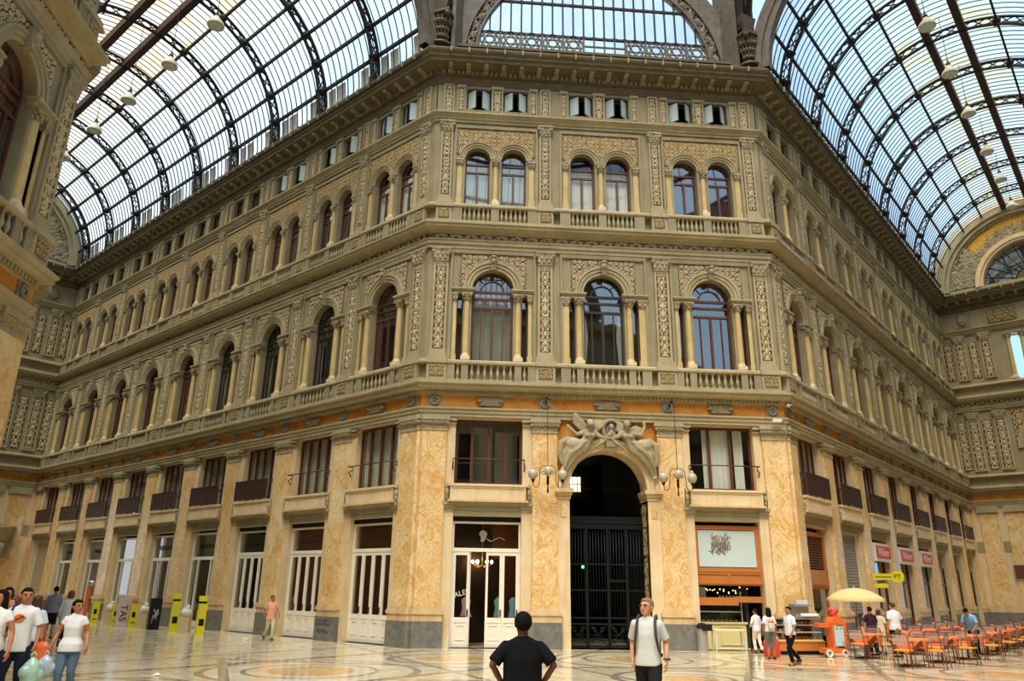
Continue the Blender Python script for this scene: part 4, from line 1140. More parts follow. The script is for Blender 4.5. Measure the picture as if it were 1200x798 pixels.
    part('yellow_ground', None, lambda mb: mb.arc(c, 23.7, 3.45, 5.25, -.12, .2, n=40), M['yellow'], l, label='golden yellow stucco ground')
    def keep(px_, pz_):
        q = math.hypot(px_ - c, pz_ - 23.7); a = math.degrees(math.atan2(pz_ - 23.7, abs(px_ - c)))
        if not 3.5 < q < 5.2: return False
        lim = 5.15 if a < 24 else (4.75 if a < 30 else (5.0 if a < 42 else (4.1 if a < 55 else 4.35)))
        return q < lim + .12 * math.sin(a * 1.3) or q > 5.02
    def rf(px_, pz_):
        return .45 + .55 * rel_2(.62)(px_ - c + .1, pz_) * (.5 + .5 * rel_2(.27)(px_ - c, pz_))
    part('carved_pattern', None, lambda mb: relief(mb, c - 5.25, c + 5.25, 23.75, 28.95, -.13, .30, .07, rf, keep), M['sculpt'], l, label='carved trophies and garlands of the lunette')
    part('fan_window', None, lambda mb: ([mb.bar((c + 1.0 * math.cos(PI * k / 12), .2, 23.75 + 1.0 * math.sin(PI * k / 12)), (c + 3.0 * math.cos(PI * k / 12), .2, 23.75 + 3.0 * math.sin(PI * k / 12)), .05) for k in range(1, 12)], mb.arc(c, 23.7, .95, 1.05, .15, .25, n=16)), M['iron'], l)
    part('fan_glass', None, lambda mb: half_disc(mb, c, 23.72, 3.0, .25, 24), M['glass'], l)
    part('dim_backing', None, lambda mb: half_disc(mb, c, 23.72, 3.1, .6, 24), M['curtain_dim'], l)
    part('solid_lobe', None, lambda mb: mb.arc(c, 23.7, 0, .95, .15, .25, n=16), M['soffit'], l)
    trims(fc, W, -1, -1, 'the end wall of the ' + arm, [], [], True)
    return r


M['yellow'] = stone('golden_stucco', lin(226, 178, 74), lin(206, 152, 56), 1.5, .6, .05)
end_wall('wall_end_right', 'ER', 'end wall with lunette closing the right arm', 'right arm')
end_wall('wall_end_left', 'EL', 'end wall with lunette closing the left arm', 'left arm')
# the rest of the octagon, seen only in reflections and as the light's surroundings
OCTX, OCTY = W + W * S2, -W - 2 * W * S2
FM['GC'] = frm((OCTX, -W * S2, 0), (0, -1, 0), (1, 0, 0))
FM['BC'] = frm((W, OCTY, 0), (-1, 0, 0), (0, -1, 0))
FM['B1'] = frm((0, OCTY, 0), (-S2, -S2, 0), (S2, -S2, 0))
FM['B2'] = frm((-W * S2 - 40 * S2, -W * S2 - W - 40 * S2, 0), (S2, S2, 0), (-S2, S2, 0))
FM['B3'] = frm((W + 40 * S2, OCTY - 40 * S2, 0), (-S2, S2, 0), (-S2, -S2, 0))
FM['B4'] = frm((OCTX, -W * S2 - W, 0), (S2, -S2, 0), (S2, S2, 0))
FM['B5'] = frm((-40 * S2, OCTY - 40 * S2, 0), (-S2, S2, 0), (-S2, -S2, 0))
FM['B6'] = frm((OCTX + 40 * S2, -W * S2 - W - 40 * S2, 0), (-S2, -S2, 0), (S2, -S2, 0))
for nm, fc, ln, lb in (('wall_far_left', 'FL', DL, 'inner wall of the left arm facing away'), ('wall_far_right', 'GR', DR, 'inner wall of the right arm facing away'),
                       ('wall_side', 'GC', W, 'canted facade on the right beyond the picture edge'), ('wall_back', 'BC', W, 'canted facade behind the viewer'),
                       ('wall_back_arm_a', 'B1', 40, 'wall of the rear left arm'), ('wall_back_arm_b', 'B2', 40, 'other wall of the rear left arm'), ('wall_back_arm_c', 'B3', 40, 'wall of the rear right arm'), ('wall_back_arm_d', 'B4', 40, 'other wall of the rear right arm'),
                       ('wall_back_end_a', 'B5', W, 'end wall of the rear left arm'), ('wall_back_end_b', 'B6', W, 'end wall of the rear right arm')):
    def f(mb):
        mb.box(0, ln, -.2, 1.0, 0, 23.3); mb.box(0, ln, -1.1, .5, 22.6, 23.3); mb.box(0, ln, -.7, .5, 8.7, 9.2); mb.box(0, ln, -.7, .5, 15.2, 15.6)
        if fc in ('GC', 'BC', 'FL', 'GR'):
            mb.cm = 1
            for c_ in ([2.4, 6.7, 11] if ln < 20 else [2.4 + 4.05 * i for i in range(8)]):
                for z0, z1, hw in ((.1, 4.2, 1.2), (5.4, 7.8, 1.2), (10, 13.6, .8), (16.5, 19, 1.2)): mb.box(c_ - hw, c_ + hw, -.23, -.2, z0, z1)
    top(nm, f, [M['tan'], M['interior']], lb, 'wall', FM[fc], None, 'structure')
# ------------------------------------------------------------------ glass vaults over the arms
RV, ZV = 5.8, 23.7


def vault(name, M0, length, ribs, phi0, label):
    """local frame: x along the arm, y across (0..W), z up"""
    r = empty(name, M0, label, 'glass roof', None, 'structure')
    c = W / 2
    P = lambda rad, a: (c - rad * math.cos(a), ZV + rad * math.sin(a))
    n_node = 12; st = (180 - 2 * phi0) / (n_node - 1)
    nodes = [math.radians(phi0 + st * k) for k in range(n_node)]
    def rib(mb):
        N = 44
        for rad, wd in ((RV - .20, .16), (RV + .20, .14)):
            pts = [P(rad, PI * i / N) for i in range(N + 1)]
            for (y0, z0), (y1, z1) in zip(pts, pts[1:]): mb.bar((0, y0, z0), (0, y1, z1), wd, .075)
        K = 30
        for i in range(K):
            a, b = PI * i / K, PI * (i + 1) / K
            mb.bar((0, *P(RV - .2, a)), (0, *P(RV + .2, b)), .045); mb.bar((0, *P(RV + .2, a)), (0, *P(RV - .2, b)), .045)
        for a in nodes:
            y, z = P(RV, a)
            mb.ball((0, y, z), .20, .20, .20, 8, 5)
            mb.bar((0, *P(RV - .3, a)), (0, *P(RV + .25, a)), .12)
        for a in (0, PI):
            y, z = P(RV, a); mb.box(-.16, .16, y - .22, y + .22, 23.2, ZV + .1)
    for u in ribs: part('rib', (name, 'rib'), rib, M['girder'], r, (u, 0, 0))
    us = [0] + ribs + [length]
    for k, a in enumerate(nodes):
        heavy = k in (5, 6)
        def pur(mb):
            y, z = P(RV + .02, a)
            w_, h_ = (.34, .5) if heavy else (.10, .17)
            mb.bar((0, y, z), (length, y, z), w_, h_)
            if not heavy:
                y2, z2 = P(RV - .2, a)
                for u0, u1 in zip(us, us[1:]):
                    for s_, ub in ((1, u0), (-1, u1)):
                        pts = []
                        for i in range(7):
                            t_ = i / 6; rad = RV + .0 - .26 * (1 - t_) ** 2
                            pts.append((ub + s_ * .8 * t_, *P(rad, a)))
                        for p, q in zip(pts, pts[1:]): mb.bar(p, q, .04)
                        for i in (1, 2, 3): mb.bar(pts[i], (pts[i][0], *P(RV, a)), .035)
        part('girder' if heavy else 'purlin', None, pur, M['girder_brown'] if heavy else M['girder'], r)
    RG = RV + .28
    def bars(mb):
        n = int(length / .41)
        for i in range(n + 1):
            u = i * length / n; N = 36; w_ = .012
            pts = [P(RG, math.radians(-4) + (PI + math.radians(8)) * k / N) for k in range(N + 1)]; pin = [P(RG - .05, math.radians(-4) + (PI + math.radians(8)) * k / N) for k in range(N + 1)]
            vs = []
            for (y, z), (yi, zi) in zip(pts, pin): vs += [(u - w_, y, z), (u + w_, y, z), (u + w_, yi, zi), (u - w_, yi, zi)]
            mb.add(vs, [(4 * k + j, 4 * k + (j + 1) % 4, 4 * k + 4 + (j + 1) % 4, 4 * k + 4 + j) for k in range(N) for j in range(4)])
    part('glazing_bars', None, bars, M['bars'], r)
    def skin_(mb, a0, a1):
        N = max(2, int((a1 - a0) / .09)); vs = []
        for k in range(N + 1):
            y, z = P(RG, a0 + (a1 - a0) * k / N); vs += [(0, y, z), (length, y, z)]
        mb.add(vs, [(2 * k, 2 * k + 1, 2 * k + 3, 2 * k + 2) for k in range(N)], True)
    part('roof_glass', None, lambda mb: skin_(mb, math.radians(-5), nodes[4]), M['roofglass'], r)
    part('roof_glass', None, lambda mb: skin_(mb, nodes[7], math.radians(185)), M['roofglass'], r)
    part('stained_roof_glass', None, lambda mb: skin_(mb, nodes[4], nodes[7]), M['roofglass_stained'], r, label='rust stained roof glass near the crown')
    for s, yy in ((1, c - RV), (-1, c + RV)):
        part('curb', None, lambda mb: (mb.box(0, length, yy - .35, yy + .35, 23.0, 23.28), mb.box(0, length, yy - .3 - .05, yy - .3 + .02, 23.28, 23.6) if s > 0 else mb.box(0, length, yy + .28, yy + .35, 23.28, 23.6)), M['girder'], r)
    def strip(mb, c_=None):
        for u0, u1 in zip(us, us[1:]):
            for f0, f1 in ((.04, .16), (.19, .33), (.62, .78), (.81, .95)):
                a_, b_ = u0 + (u1 - u0) * f0, u0 + (u1 - u0) * f1
                vs = []
                for t_ in (0, .1, nodes[0]): y, z = P(RG - .02, t_); vs += [(a_, y, z), (b_, y, z)]
                mb.add(vs, [(0, 1, 3, 2), (2, 3, 5, 4)])
    part('pane_pattern', None, strip, M['dustglass'], r, label='dusty grey panes of the lowest strip')
    # face arch towards the octagon
    part('face_arch', None, lambda mb: [q for q in (
        arc_yz(mb, c, ZV, RV - .28, RV + .55, -.12, .30), arc_yz(mb, c, ZV, RV + .02, RV + .3, -.2, -.1))], M['girder_face'], r)
    return r


def arc_yz(mb, cy, cz, r0, r1, x0, x1, n=40):
    vs, fs = [], []
    for i in range(n + 1):
        a = PI * i / n
        for r_, x in ((r0, x0), (r1, x0), (r1, x1), (r0, x1)): vs.append((x, cy - r_ * math.cos(a), cz + r_ * math.sin(a)))
    for i in range(n):
        for k in range(4):
            k2 = (k + 1) % 4; fs.append((i * 4 + k, i * 4 + k2, i * 4 + 4 + k2, i * 4 + 4 + k))
    mb.add(vs, fs)


M['dustglass'] = mat('dusty_grey_glass', lin(196, 194, 184), .5)
M['girder_face'] = stone('grey_brown_iron_face', lin(122, 112, 98), lin(92, 82, 70), 3, .6)
VL = frm((0, 0, 0), (-S2, S2, 0), (-S2, -S2, 0))
VR = frm((W + W * S2, -W * S2, 0), (S2, S2, 0), (-S2, S2, 0))
vault('ceiling_left', VL, DL, [3.45 + 4.0 * k for k in range(9)], 11.2, 'glass and iron barrel vault over the left arm')
vault('ceiling_right', VR, DR, [2.45 + 4.05 * k for k in range(8)], 6.5, 'glass and iron barrel vault over the right arm')

# ------------------------------------------------------------------ glazed arch above the canted corner
ga = empty('window_great_arch', Matrix.Translation((W / 2, .25, 0)), 'great glazed iron arch above the canted corner facade', 'window', None, 'structure')
R1, R2, ZA = 5.27, 5.87, 24.0
part('arch_band', None, lambda mb: (mb.arc(0, ZA, R1, R1 + .1, -.12, .2, 0, PI, 48), mb.arc(0, ZA, R2 - .1, R2, -.16, .2, 0, PI, 48), mb.arc(0, ZA, R2, R2 + .9, -.02, .15, 0, PI, 48)), M['girder_face'], ga)
def ringrel(mb):
    n, m_ = 260, 12; mb.col = []; vs = []; fs = []
    f = rel_h(0, .22)
    for i in range(n + 1):
        a = PI * i / n
        for j in range(m_ + 1):
            q = -.22 + .44 * j / m_; h = f(a * R1, q) if 0 < j < m_ else 0
            rr_ = (R1 + R2) / 2 + q
            vs.append((rr_ * math.cos(a), -.02 - .10 * h, ZA + rr_ * math.sin(a))); mb.col.append(h)
    for i in range(n):
        for j in range(m_):
            k = i * (m_ + 1) + j; fs.append((k, k + 1, k + m_ + 2, k + m_ + 1))
    mb.add(vs, fs, True)
part('carved_pattern', None, ringrel, relief_mat('pierced_iron_scrolls', lin(46, 40, 36), lin(140, 130, 112)), ga, label='pierced scroll band of the arch')
def mull(mb):
    k = -11
    while k <= 11:
        x = k * .47
        h = math.sqrt(max(0, R1 * R1 - x * x)) + ZA
        if h > 25.3: mb.box(x - .035, x + .035, -.03, .05, 25.40, h)
        k += 1
    for z in (25.44, 27.2, 28.4): 
        hw = math.sqrt(max(0, R1 * R1 - (z - ZA) ** 2)); mb.box(-hw, hw, -.04, .06, z - .05, z + .05)
    for z in (27.25, 27.15, 25.5, 28.45, 28.35):     # rounded corners of the panes
        k = -11
        while k <= 11:
            x = k * .47
            if math.hypot(x, z - ZA) < R1 - .1: mb.box(x - .10, x + .10, -.02, .04, z - .03, z + .03)
            k += 1
    mb.box(-R1, R1, -.05, .08, 24.50, 24.62)
part('mullions', None, mull, M['girder'], ga)
part('glass_pane', None, lambda mb: half_disc(mb, 0, ZA, R1, .05, 40), M['roofglass'], ga)
for k in range(11):
    x = (k - 5) * .94
    if k in (5, 6) and True: continue
    def star(mb):
        q = [(.38 * math.sin(PI * i / 3), .36 * math.cos(PI * i / 3)) for i in range(6)]
        for i in range(6):
            a, b = q[i], q[(i + 2) % 6]
            mb.bar((a[0], -.02, 24.86 + a[1]), (b[0], -.02, 24.86 + b[1]), .055)
        mb.arc(0, 24.86, .38, .44, -.04, .03, 0, 2 * PI, 20, False)
        mb.box(-.50, -.42, -.06, .05, 24.5, 25.2); mb.box(.42, .5, -.06, .05, 24.5, 25.2)
    part('star_panel', 'starp', star, M['girder_face'], ga, (x, 0, .16))
part('plain_pane_bars', None, lambda mb: ([mb.box(-.47 + .47 * k - .03, -.47 + .47 * k + .03, -.03, .05, 24.6, 25.45) for k in range(5)], mb.box(-.47, 1.41, -.03, .05, 24.98, 25.03)), M['girder_face'], ga)
part('sill_rail', None, lambda mb: (mb.box(-6.2, 6.2, -.5, .3, 24.18, 24.30), mb.box(-6.4, 6.4, -.7, .3, 23.3, 23.9)), M['soffit'], ga)

M['bronze_dark'] = mat('dark_bronze_leafwork', lin(92, 78, 58), .6, .2)
# corner piers that carry the dome ribs
for nm, x, s, lb in (('left', 0, 1, 'dark iron pier with leaf capital above the left corner'), ('right', W, -1, 'dark iron pier with leaf capital above the right corner')):
    o = empty('dome_pier', Matrix.Translation((x, 0, 0)) @ Matrix.Rotation(-s * PI / 8, 4, 'Z'), lb, 'pier', 'iron piers of the dome', 'structure')
    part('pier_core', 'dps', lambda mb: mb.box(-.60, .60, -.05, .9, 23.28, 31), M['girder'], o)
    for sx in (-1, 1): part('pier_flange', ('dpf', sx), lambda mb: (mb.box(sx * .46, sx * .64, -.28, .9, 23.28, 31), mb.box(sx * .42, sx * .68, -.34, .9, 23.28, 23.7)), M['girder_face'], o)
    def leafcap(mb):
        mb.lathe([(.50, 23.9), (.54, 23.98), (.42, 24.06), (.30, 24.16), (.24, 24.3), (.27, 24.75), (.36, 25.15), (.48, 25.4)], 0, -.32, 0, 16)
        mb.box(-.56, .56, -.88, .2, 25.4, 25.52)
        for tier, (z_, r_, sz) in enumerate(((24.38, .29, .10), (24.72, .33, .115), (25.06, .42, .12))):
            for k in range(9):
                a = -PI * (k + .5 * (tier % 2)) / 8.5
                mb.ball((r_ * math.cos(a), -.32 + r_ * math.sin(a), z_), sz, sz, sz * 1.35, 7, 5)
                mb.ball(((r_ + .07) * math.cos(a), -.32 + (r_ + .07) * math.sin(a), z_ + sz * 1.1), sz * .55, sz * .55, sz * .5, 6, 4)
        for sx in (-1, 1): mb.ball((sx * .46, -.78, 25.3), .13, .13, .13, 9, 6)
        mb.frustum(0, -.28, 25.52, 26.6, .20, .18, .42, .34)
    part('leaf_capital', 'dpc', leafcap, M['bronze_dark'], o, label='dark bronze leaf capital')
    part('dome_rib', 'dpr', lambda mb: [mb.bar((dx, -.3 - 4.6 * (1 - math.cos(t_ * .09)), 25.9 + 6.5 * math.sin(t_ * .09)), (dx, -.3 - 4.6 * (1 - math.cos((t_ + 1) * .09)), 25.9 + 6.5 * math.sin((t_ + 1) * .09)), .10, .3) for t_ in range(11) for dx in (-.3, .3)] + [mb.bar((-.3, -.3 - 4.6 * (1 - math.cos(t_ * .09)), 25.9 + 6.5 * math.sin(t_ * .09)), (.3, -.3 - 4.6 * (1 - math.cos((t_ + 1) * .09)), 25.9 + 6.5 * math.sin((t_ + 1) * .09)), .05) for t_ in range(11)], M['girder'], o)

# bell-shaped lamps hung along the arms
LAMPS = [('L', 7.26, 25.2), ('L', 11.42, 25.2), ('L', 15.74, 25.25), ('L', 19.83, 25.25), ('L', 23.98, 25.2), ('R', 4.45, 26.1), ('R', 9.4, 26.6), ('R', 14.12, 26.85), ('R', 19.98, 27.4), ('R', 25.39, 28.0), ('R', 29.84, 27.9)]
cnt = {'L': 0, 'R': 0}
for fc, u, z in LAMPS:
    mm = (VL if fc == 'L' else VR) @ Matrix.Translation((u, W / 2, z - .35))
    o = empty('hanging_lamp', mm, 'bell-shaped grey lamp hanging in the %s arm, %s from the corner' % ('left' if fc == 'L' else 'right', ORD[cnt[fc]]), 'lamp', 'bell lamps under the glass vaults'); cnt[fc] += 1
    part('lamp_shade', 'hls', lambda mb: mb.lathe([(.36, 0), (.37, .06), (.33, .16), (.22, .30), (.13, .42), (.10, .5)], 0, 0, 0, 16), M['lampgrey'], o)
    part('lamp_cap', 'hlc', lambda mb: (mb.lathe([(.10, .5), (.11, .62), (.05, .7), (.03, .85)], 0, 0, 0, 10)), M['girder'], o)
    part('suspension_rod', None, lambda mb: mb.tube([(0, 0, .8), (0, 0, ZV + RV + .2 - z + .35)], .015, 5), M['girder'], o)
    part('globe_glass', 'hlg', lambda mb: mb.ball((0, 0, .04), .26, .26, .12, 12, 6), M['frost'], o)

# ------------------------------------------------------------------ ribbed glass dome over the octagon (met in reflections)
dm = empty('ceiling_dome', Matrix.Translation((W / 2, -W / 2 - W * S2, 0)), 'ribbed glass dome over the octagon', 'glass roof', None, 'structure')
DP = lambda t_: (15.6 * math.cos(t_) ** .9 + .8, 31.0 + 15.5 * math.sin(t_))
def dome_ribs(mb, n, off, w_):
    for k in range(n):
        a = 2 * PI * (k + off) / n; c_, s_ = math.cos(a), math.sin(a)
        P_ = [DP(PI / 2 * i / 14 * .97) for i in range(15)]
        for (r0, z0), (r1, z1) in zip(P_, P_[1:]): mb.bar((r0 * c_, r0 * s_, z0), (r1 * c_, r1 * s_, z1), w_, w_ * 1.6)
part('main_ribs', None, lambda mb: dome_ribs(mb, 16, .5, .28), M['girder'], dm)
part('glazing_bars', None, lambda mb: dome_ribs(mb, 96, .5, .05), M['bars'], dm)
def dome_rings(mb):
    for t_ in (0, .22, .44, .68, .92, 1.2, 1.45):
        r0, z0 = DP(t_); Q = [(r0 * math.cos(2 * PI * i / 48), r0 * math.sin(2 * PI * i / 48), z0) for i in range(49)]
        for p, q in zip(Q, Q[1:]): mb.bar(p, q, .16, .3)
part('rings', None, dome_rings, M['girder'], dm)
def drum(mb):
    R_ = W / 2 / math.sin(PI / 8)
    for k in range(8):
        a0, a1 = [PI / 8 + PI / 4 * (k + d_) for d_ in (0, 1)]
        p, q = Vector((R_ * math.cos(a0), R_ * math.sin(a0), 30.4)), Vector((R_ * math.cos(a1), R_ * math.sin(a1), 30.4))
        mb.bar(p, q, .8, 1.1)
part('drum_beam', None, drum, M['girder_face'], dm)
def great_arch_copy(fc):
    c_ = empty('window_great_arch', FM[fc] @ Matrix.Translation((W / 2, .25, 0)), {'GC': 'great glazed iron arch above the canted facade on the right', 'BC': 'great glazed iron arch above the canted facade behind', 'F': 'great glazed iron arch above the near canted facade'}[fc], 'window', None, 'structure')
    for ch in list(ga.children):
        if ch.name.startswith(('arch_band', 'mullions', 'glass_pane', 'star_panel', 'sill_rail')):
            x = ch.copy(); COL.objects.link(x); x.parent = c_
for fc in ('GC', 'BC', 'F'): great_arch_copy(fc)
# ------------------------------------------------------------------ floor
top('floor', lambda mb: mb.box(-60, 70, -70, 60, -.2, 0), M['floor'], 'polished inlaid marble floor of the gallery', 'floor', None, None, 'structure')
# ------------------------------------------------------------------ blended solid shapes (figures)
def remesh(name, fn, voxel, m, parent, smooth=3, loc=None):
    """join overlapping closed shapes into ONE continuous smooth mesh"""
    mb = MB(); fn(mb)
    me = mb.mesh('tmp', m)
    o = bpy.data.objects.new('tmp', me); COL.objects.link(o)
    r = o.modifiers.new('r', 'REMESH'); r.mode = 'VOXEL'; r.voxel_size = voxel
    s = o.modifiers.new('s', 'SMOOTH'); s.factor = .5; s.iterations = smooth
    dg = bpy.context.evaluated_depsgraph_get(); dg.update()
    me2 = bpy.data.meshes.new_from_object(o.evaluated_get(dg)); me2.name = name
    bpy.data.objects.remove(o); bpy.data.meshes.remove(me)
    me2.materials.clear(); me2.materials.append(m)
    me2.polygons.foreach_set('use_smooth', [True] * len(me2.polygons))
    x = link(name, me2, parent)
    if loc: x.location = loc
    return x


def limb(mb, pts, rad, n=10, balls=True):
    mb.tube(pts, rad, n)
    if balls:
        for p, r in zip(pts, rad): mb.ball(p, r * .99, n=n, m=6)


def loft(mb, rings, n=16, T=None):
    """rings: (x, y, z, rx, ry)"""
    vs, fs = [], []
    for x, y, z, rx, ry in rings:
        for k in range(n):
            a = 2 * PI * k / n
            c, s = math.cos(a), math.sin(a)
            vs.append((x + rx * math.copysign(abs(c) ** .85, c), y + ry * math.copysign(abs(s) ** .85, s), z))
    for i in range(len(rings) - 1):
        for k in range(n):
            k2 = (k + 1) % n; fs.append((i * n + k, i * n + k2, (i + 1) * n + k2, (i + 1) * n + k))
    fs.append(tuple(range(n - 1, -1, -1))); fs.append(tuple((len(rings) - 1) * n + k for k in range(n)))
    mb.add(vs, fs, True)


# ------------------------------------------------------------------ sculptures over the gate
def statue(s, label):
    y = -DG - .30
    o = empty('winged_figure', Matrix.Translation((px, 0, 0)), label, 'sculpture', 'winged figures reclining on the gate arch', 'structure')
    X = lambda a: s * a
    def body(mb):
        mb.T = Matrix.Translation((0, y, 0)) @ Matrix.Scale(.62, 4, (0, 1, 0)) @ Matrix.Translation((0, -y, 0))
        limb(mb, [(X(-.70), y, 7.26), (X(-.80), y, 7.04), (X(-.92), y, 6.86)], [.21, .20, .25])           # torso leaning on the arch
        limb(mb, [(X(-.50), y, 7.33), (X(-.90), y, 7.33)], [.13, .13])
        for q in (-.60, -.80): mb.ball((X(q), y - .22, 7.22), .09, .11, .09)
        limb(mb, [(X(-.68), y - .05, 7.36), (X(-.67), y - .18, 7.52)], [.09, .085])
        mb.ball((X(-.67), y - .26, 7.62), .115, .20, .15); mb.ball((X(-.67), y - .44, 7.60), .035, .06, .04)
        mb.ball((X(-.675), y - .16, 7.69), .15, .2, .14); mb.ball((X(-.60), y + .05, 7.60), .08, .12, .1); mb.ball((X(-.76), y + .05, 7.58), .07, .12, .1)
        limb(mb, [(X(-.50), y, 7.34), (X(-.32), y - .12, 7.20), (X(-.08), y - .08, 7.14)], [.10, .08, .06])      # arm to the medallion
        limb(mb, [(X(-.08), y - .08, 7.14), (X(-.26), y - .12, 6.98), (X(-.52), y - .1, 6.80)], [.04, .06, .05])
        if s > 0: limb(mb, [(X(-.92), y, 7.34), (X(-1.18), y - .08, 7.26), (X(-1.44), y - .08, 7.50), (X(-1.50), y - .08, 7.56)], [.10, .08, .06, .065])
        else: limb(mb, [(X(-.90), y, 7.34), (X(-1.22), y - .10, 7.30), (X(-1.34), y - .10, 7.62), (X(-1.32), y - .10, 7.76)], [.10, .08, .06, .065])
        limb(mb, [(X(-.95), y, 6.84), (X(-1.32), y - .12, 6.86), (X(-1.52), y + .02, 6.52), (X(-1.62), y + .06, 6.05)], [.27, .25, .19, .10])   # draped legs
        limb(mb, [(X(-.95), y, 6.80), (X(-1.22), y - .02, 6.60), (X(-1.50), y + .06, 6.22), (X(-1.72), y + .08, 5.70)], [.25, .22, .17, .08])
        limb(mb, [(X(-1.62), y + .05, 6.1), (X(-1.70), y - .05, 5.80), (X(-1.60), y - .15, 5.72)], [.09, .06, .05])
        for k in range(12):
            t_ = k / 11
            limb(mb, [(X(-.84 - .42 * t_), y - .26, 7.00 - .06 * t_), (X(-1.16 - .34 * t_), y - .32 + .08 * t_, 6.72 - .2 * t_), (X(-1.44 - .26 * t_), y - .12, 6.5 - .62 * t_)], [.035, .06, .035], 7)
        limb(mb, [(X(-1.2), y, 7.02), (X(-1.52), y - .02, 7.06), (X(-1.74), y, 6.92), (X(-1.80), y + .02, 6.5), (X(-1.74), y, 6.2)], [.13, .13, .12, .08, .04])
        mb.T = None
    remesh('stone_body', body, .024, M['sculpt'], o, 2)
    for tip, mid in ((((-.16, 7.86) if s > 0 else (-.30, 7.72)), (-.36, 7.62)), (((-1.34, 8.02) if s > 0 else (-1.30, 7.6)), (-1.06, 7.62))):
        def wing(mb):
            base = Vector((X(-.72), y + .10, 7.30)); tp = Vector((X(tip[0]), y + .06, tip[1]))
            d = tp - base; nrm = Vector((-d.z, 0, d.x)).normalized()
            for k in range(7):
                q = k / 6 - .5
                a = base + d * (.10 + .05 * abs(q)) + nrm * q * .20
                b = base + d * (1.0 - .35 * abs(q + .25)) + nrm * q * .30
                mb.tube([a, (a + b) / 2 + Vector((0, -.03, 0)), b], [.06, .07, .04], 7)
        remesh('wing', wing, .022, M['sculpt'], o, 1)
    return o


statue(1, 'stone winged figure with bent head lying on the left half of the gate arch')
statue(-1, 'stone winged figure raising an arm on the right half of the gate arch')
o = empty('oval_medallion', Matrix.Translation((px + .14, -DG - .12, 7.5)), 'oval stone medallion with a small bust at the crown of the gate arch', 'sculpture', None, 'structure')
part('wreath_ring', None, lambda mb: mb.tube([(.31 * math.cos(2 * PI * k / 24), -.06, .36 * math.sin(2 * PI * k / 24)) for k in range(24)], .07, 8, True), M['sculpt'], o)
part('dark_ground', None, lambda mb: mb.ball((0, .02, 0), .30, .05, .35, 16, 6), M['granite'], o)
remesh('bust', lambda mb: (mb.ball((0, -.10, .10), .09, .10, .12), limb(mb, [(0, -.08, 0), (0, -.07, -.12)], [.07, .10]), mb.ball((0, -.06, -.2), .18, .09, .12)), .02, M['sculpt'], o, 1)
part('tablet', None, lambda mb: mb.box(-.25, .20, -.24, .0, -.66, -.44), M['cartouche'], o)

# ------------------------------------------------------------------ three-globe lamps hung beside the gate
for x, lb in ((4.42, 'three-globe scrolled iron lamp hanging left of the gated arch'), (9.05, 'three-globe scrolled iron lamp hanging right of the gated arch')):
    o = empty('hanging_lamp', Matrix.Translation((x, -1.0, 5.62)), lb, 'lamp', 'three-globe lamps flanking the gate')
    part('suspension_cable', 'tgl_c', lambda mb: (mb.tube([(0, 0, .4), (0, 0, 2.86)], .012, 5), mb.tube([(0, 0, 2.84), (0, .25, 2.95), (0, .62, 2.8)], .025, 6), mb.lathe([(.02, -.55), (.035, -.5), (.02, -.3), (.05, -.2), (.03, .3), (.05, .36), (.02, .42)], 0, 0, .0, 8)), M['iron'], o)
    for s in (-1, 1):
        part('scrolled_arm', ('tgl_a', s), lambda mb: (mb.tube([(0, 0, .34), (s * .14, 0, .42), (s * .27, 0, .30), (s * .29, 0, .02), (s * .30, 0, -.22), (s * .38, 0, -.36), (s * .49, 0, -.34), (s * .52, 0, -.14)], .014, 6), mb.tube([(s * (.16 + (.09 - .006 * k) * math.cos(k * .6)), 0, .12 + (.09 - .006 * k) * math.sin(k * .6)) for k in range(14)], .009, 5), mb.lathe([(.02, -.2), (.05, -.14), (.08, -.08)], s * .52, 0, 0, 8)), M['iron'], o)
        part('glass_globe', ('tgl_g', s), lambda mb: (mb.ball((s * .52, 0, .09), .17, .17, .19, 14, 8), mb.lathe([(.06, .27), (.07, .31), (.02, .36)], s * .52, 0, 0, 8)), M['globe'], o)
    part('glass_globe', 'tgl_gc', lambda mb: (mb.ball((0, -.1, .20), .15, .15, .17, 14, 8)), M['globe'], o)
M_globe = None

# ------------------------------------------------------------------ cafe things
RW = lambda u, w, z=0: Vector((W + S2 * u + S2 * w, S2 * u - S2 * w, z))     # along / away from the right arm wall
RROT = Matrix.Rotation(PI / 4, 4, 'Z')

# low glass counter inside the cafe door
o = empty('cafe_counter', Matrix.Translation((10.75, .55, 0)), 'cream cafe counter with glazed top in the cafe doorway', 'counter')
part('cabinet', None, lambda mb: (mb.box(-.95, .85, -.3, .4, .05, .84), mb.box(-1.0, .9, -.34, .44, .84, .9), mb.frame(-.1, .72, .14, .76, .03, -.32, -.29), mb.box(-.95, .95, -.3, .4, 0, .05)), M['creampaint'], o)
part('glass_case', None, lambda mb: (mb.panel(-.95, .72, .9, 1.62, -.25), mb.box(.72, .735, -.25, .35, .9, 1.62)), M['clear'], o)
part('shelf', None, lambda mb: (mb.box(-.95, .7, -.22, .35, 1.22, 1.25), mb.box(-.95, .7, -.22, .35, 1.60, 1.64)), M['frost'], o)
part('light_strip', None, lambda mb: mb.box(-.8, .3, -.18, -.12, 1.555, 1.59), M['bulb2'], o)
part('post', None, lambda mb: (mb.tube([(.74, -.26, .9), (.74, -.26, 1.85)], .025, 8), mb.ball((.74, -.26, 1.88), .05)), M['tin'], o)
for k in range(9):
    tag(link('pastry', None), '', '') if False else None
    p = top('pastry', lambda mb: mb.ball((0, 0, 0), .06 + .02 * hsh(k, 3), .05, .035, 8, 5), M['pastry'], 'small pastry on the lower shelf of the cream cafe counter', 'pastry', Matrix.Translation((9.98 + .17 * k, .5, .940)), 'pastries in the cafe counter')
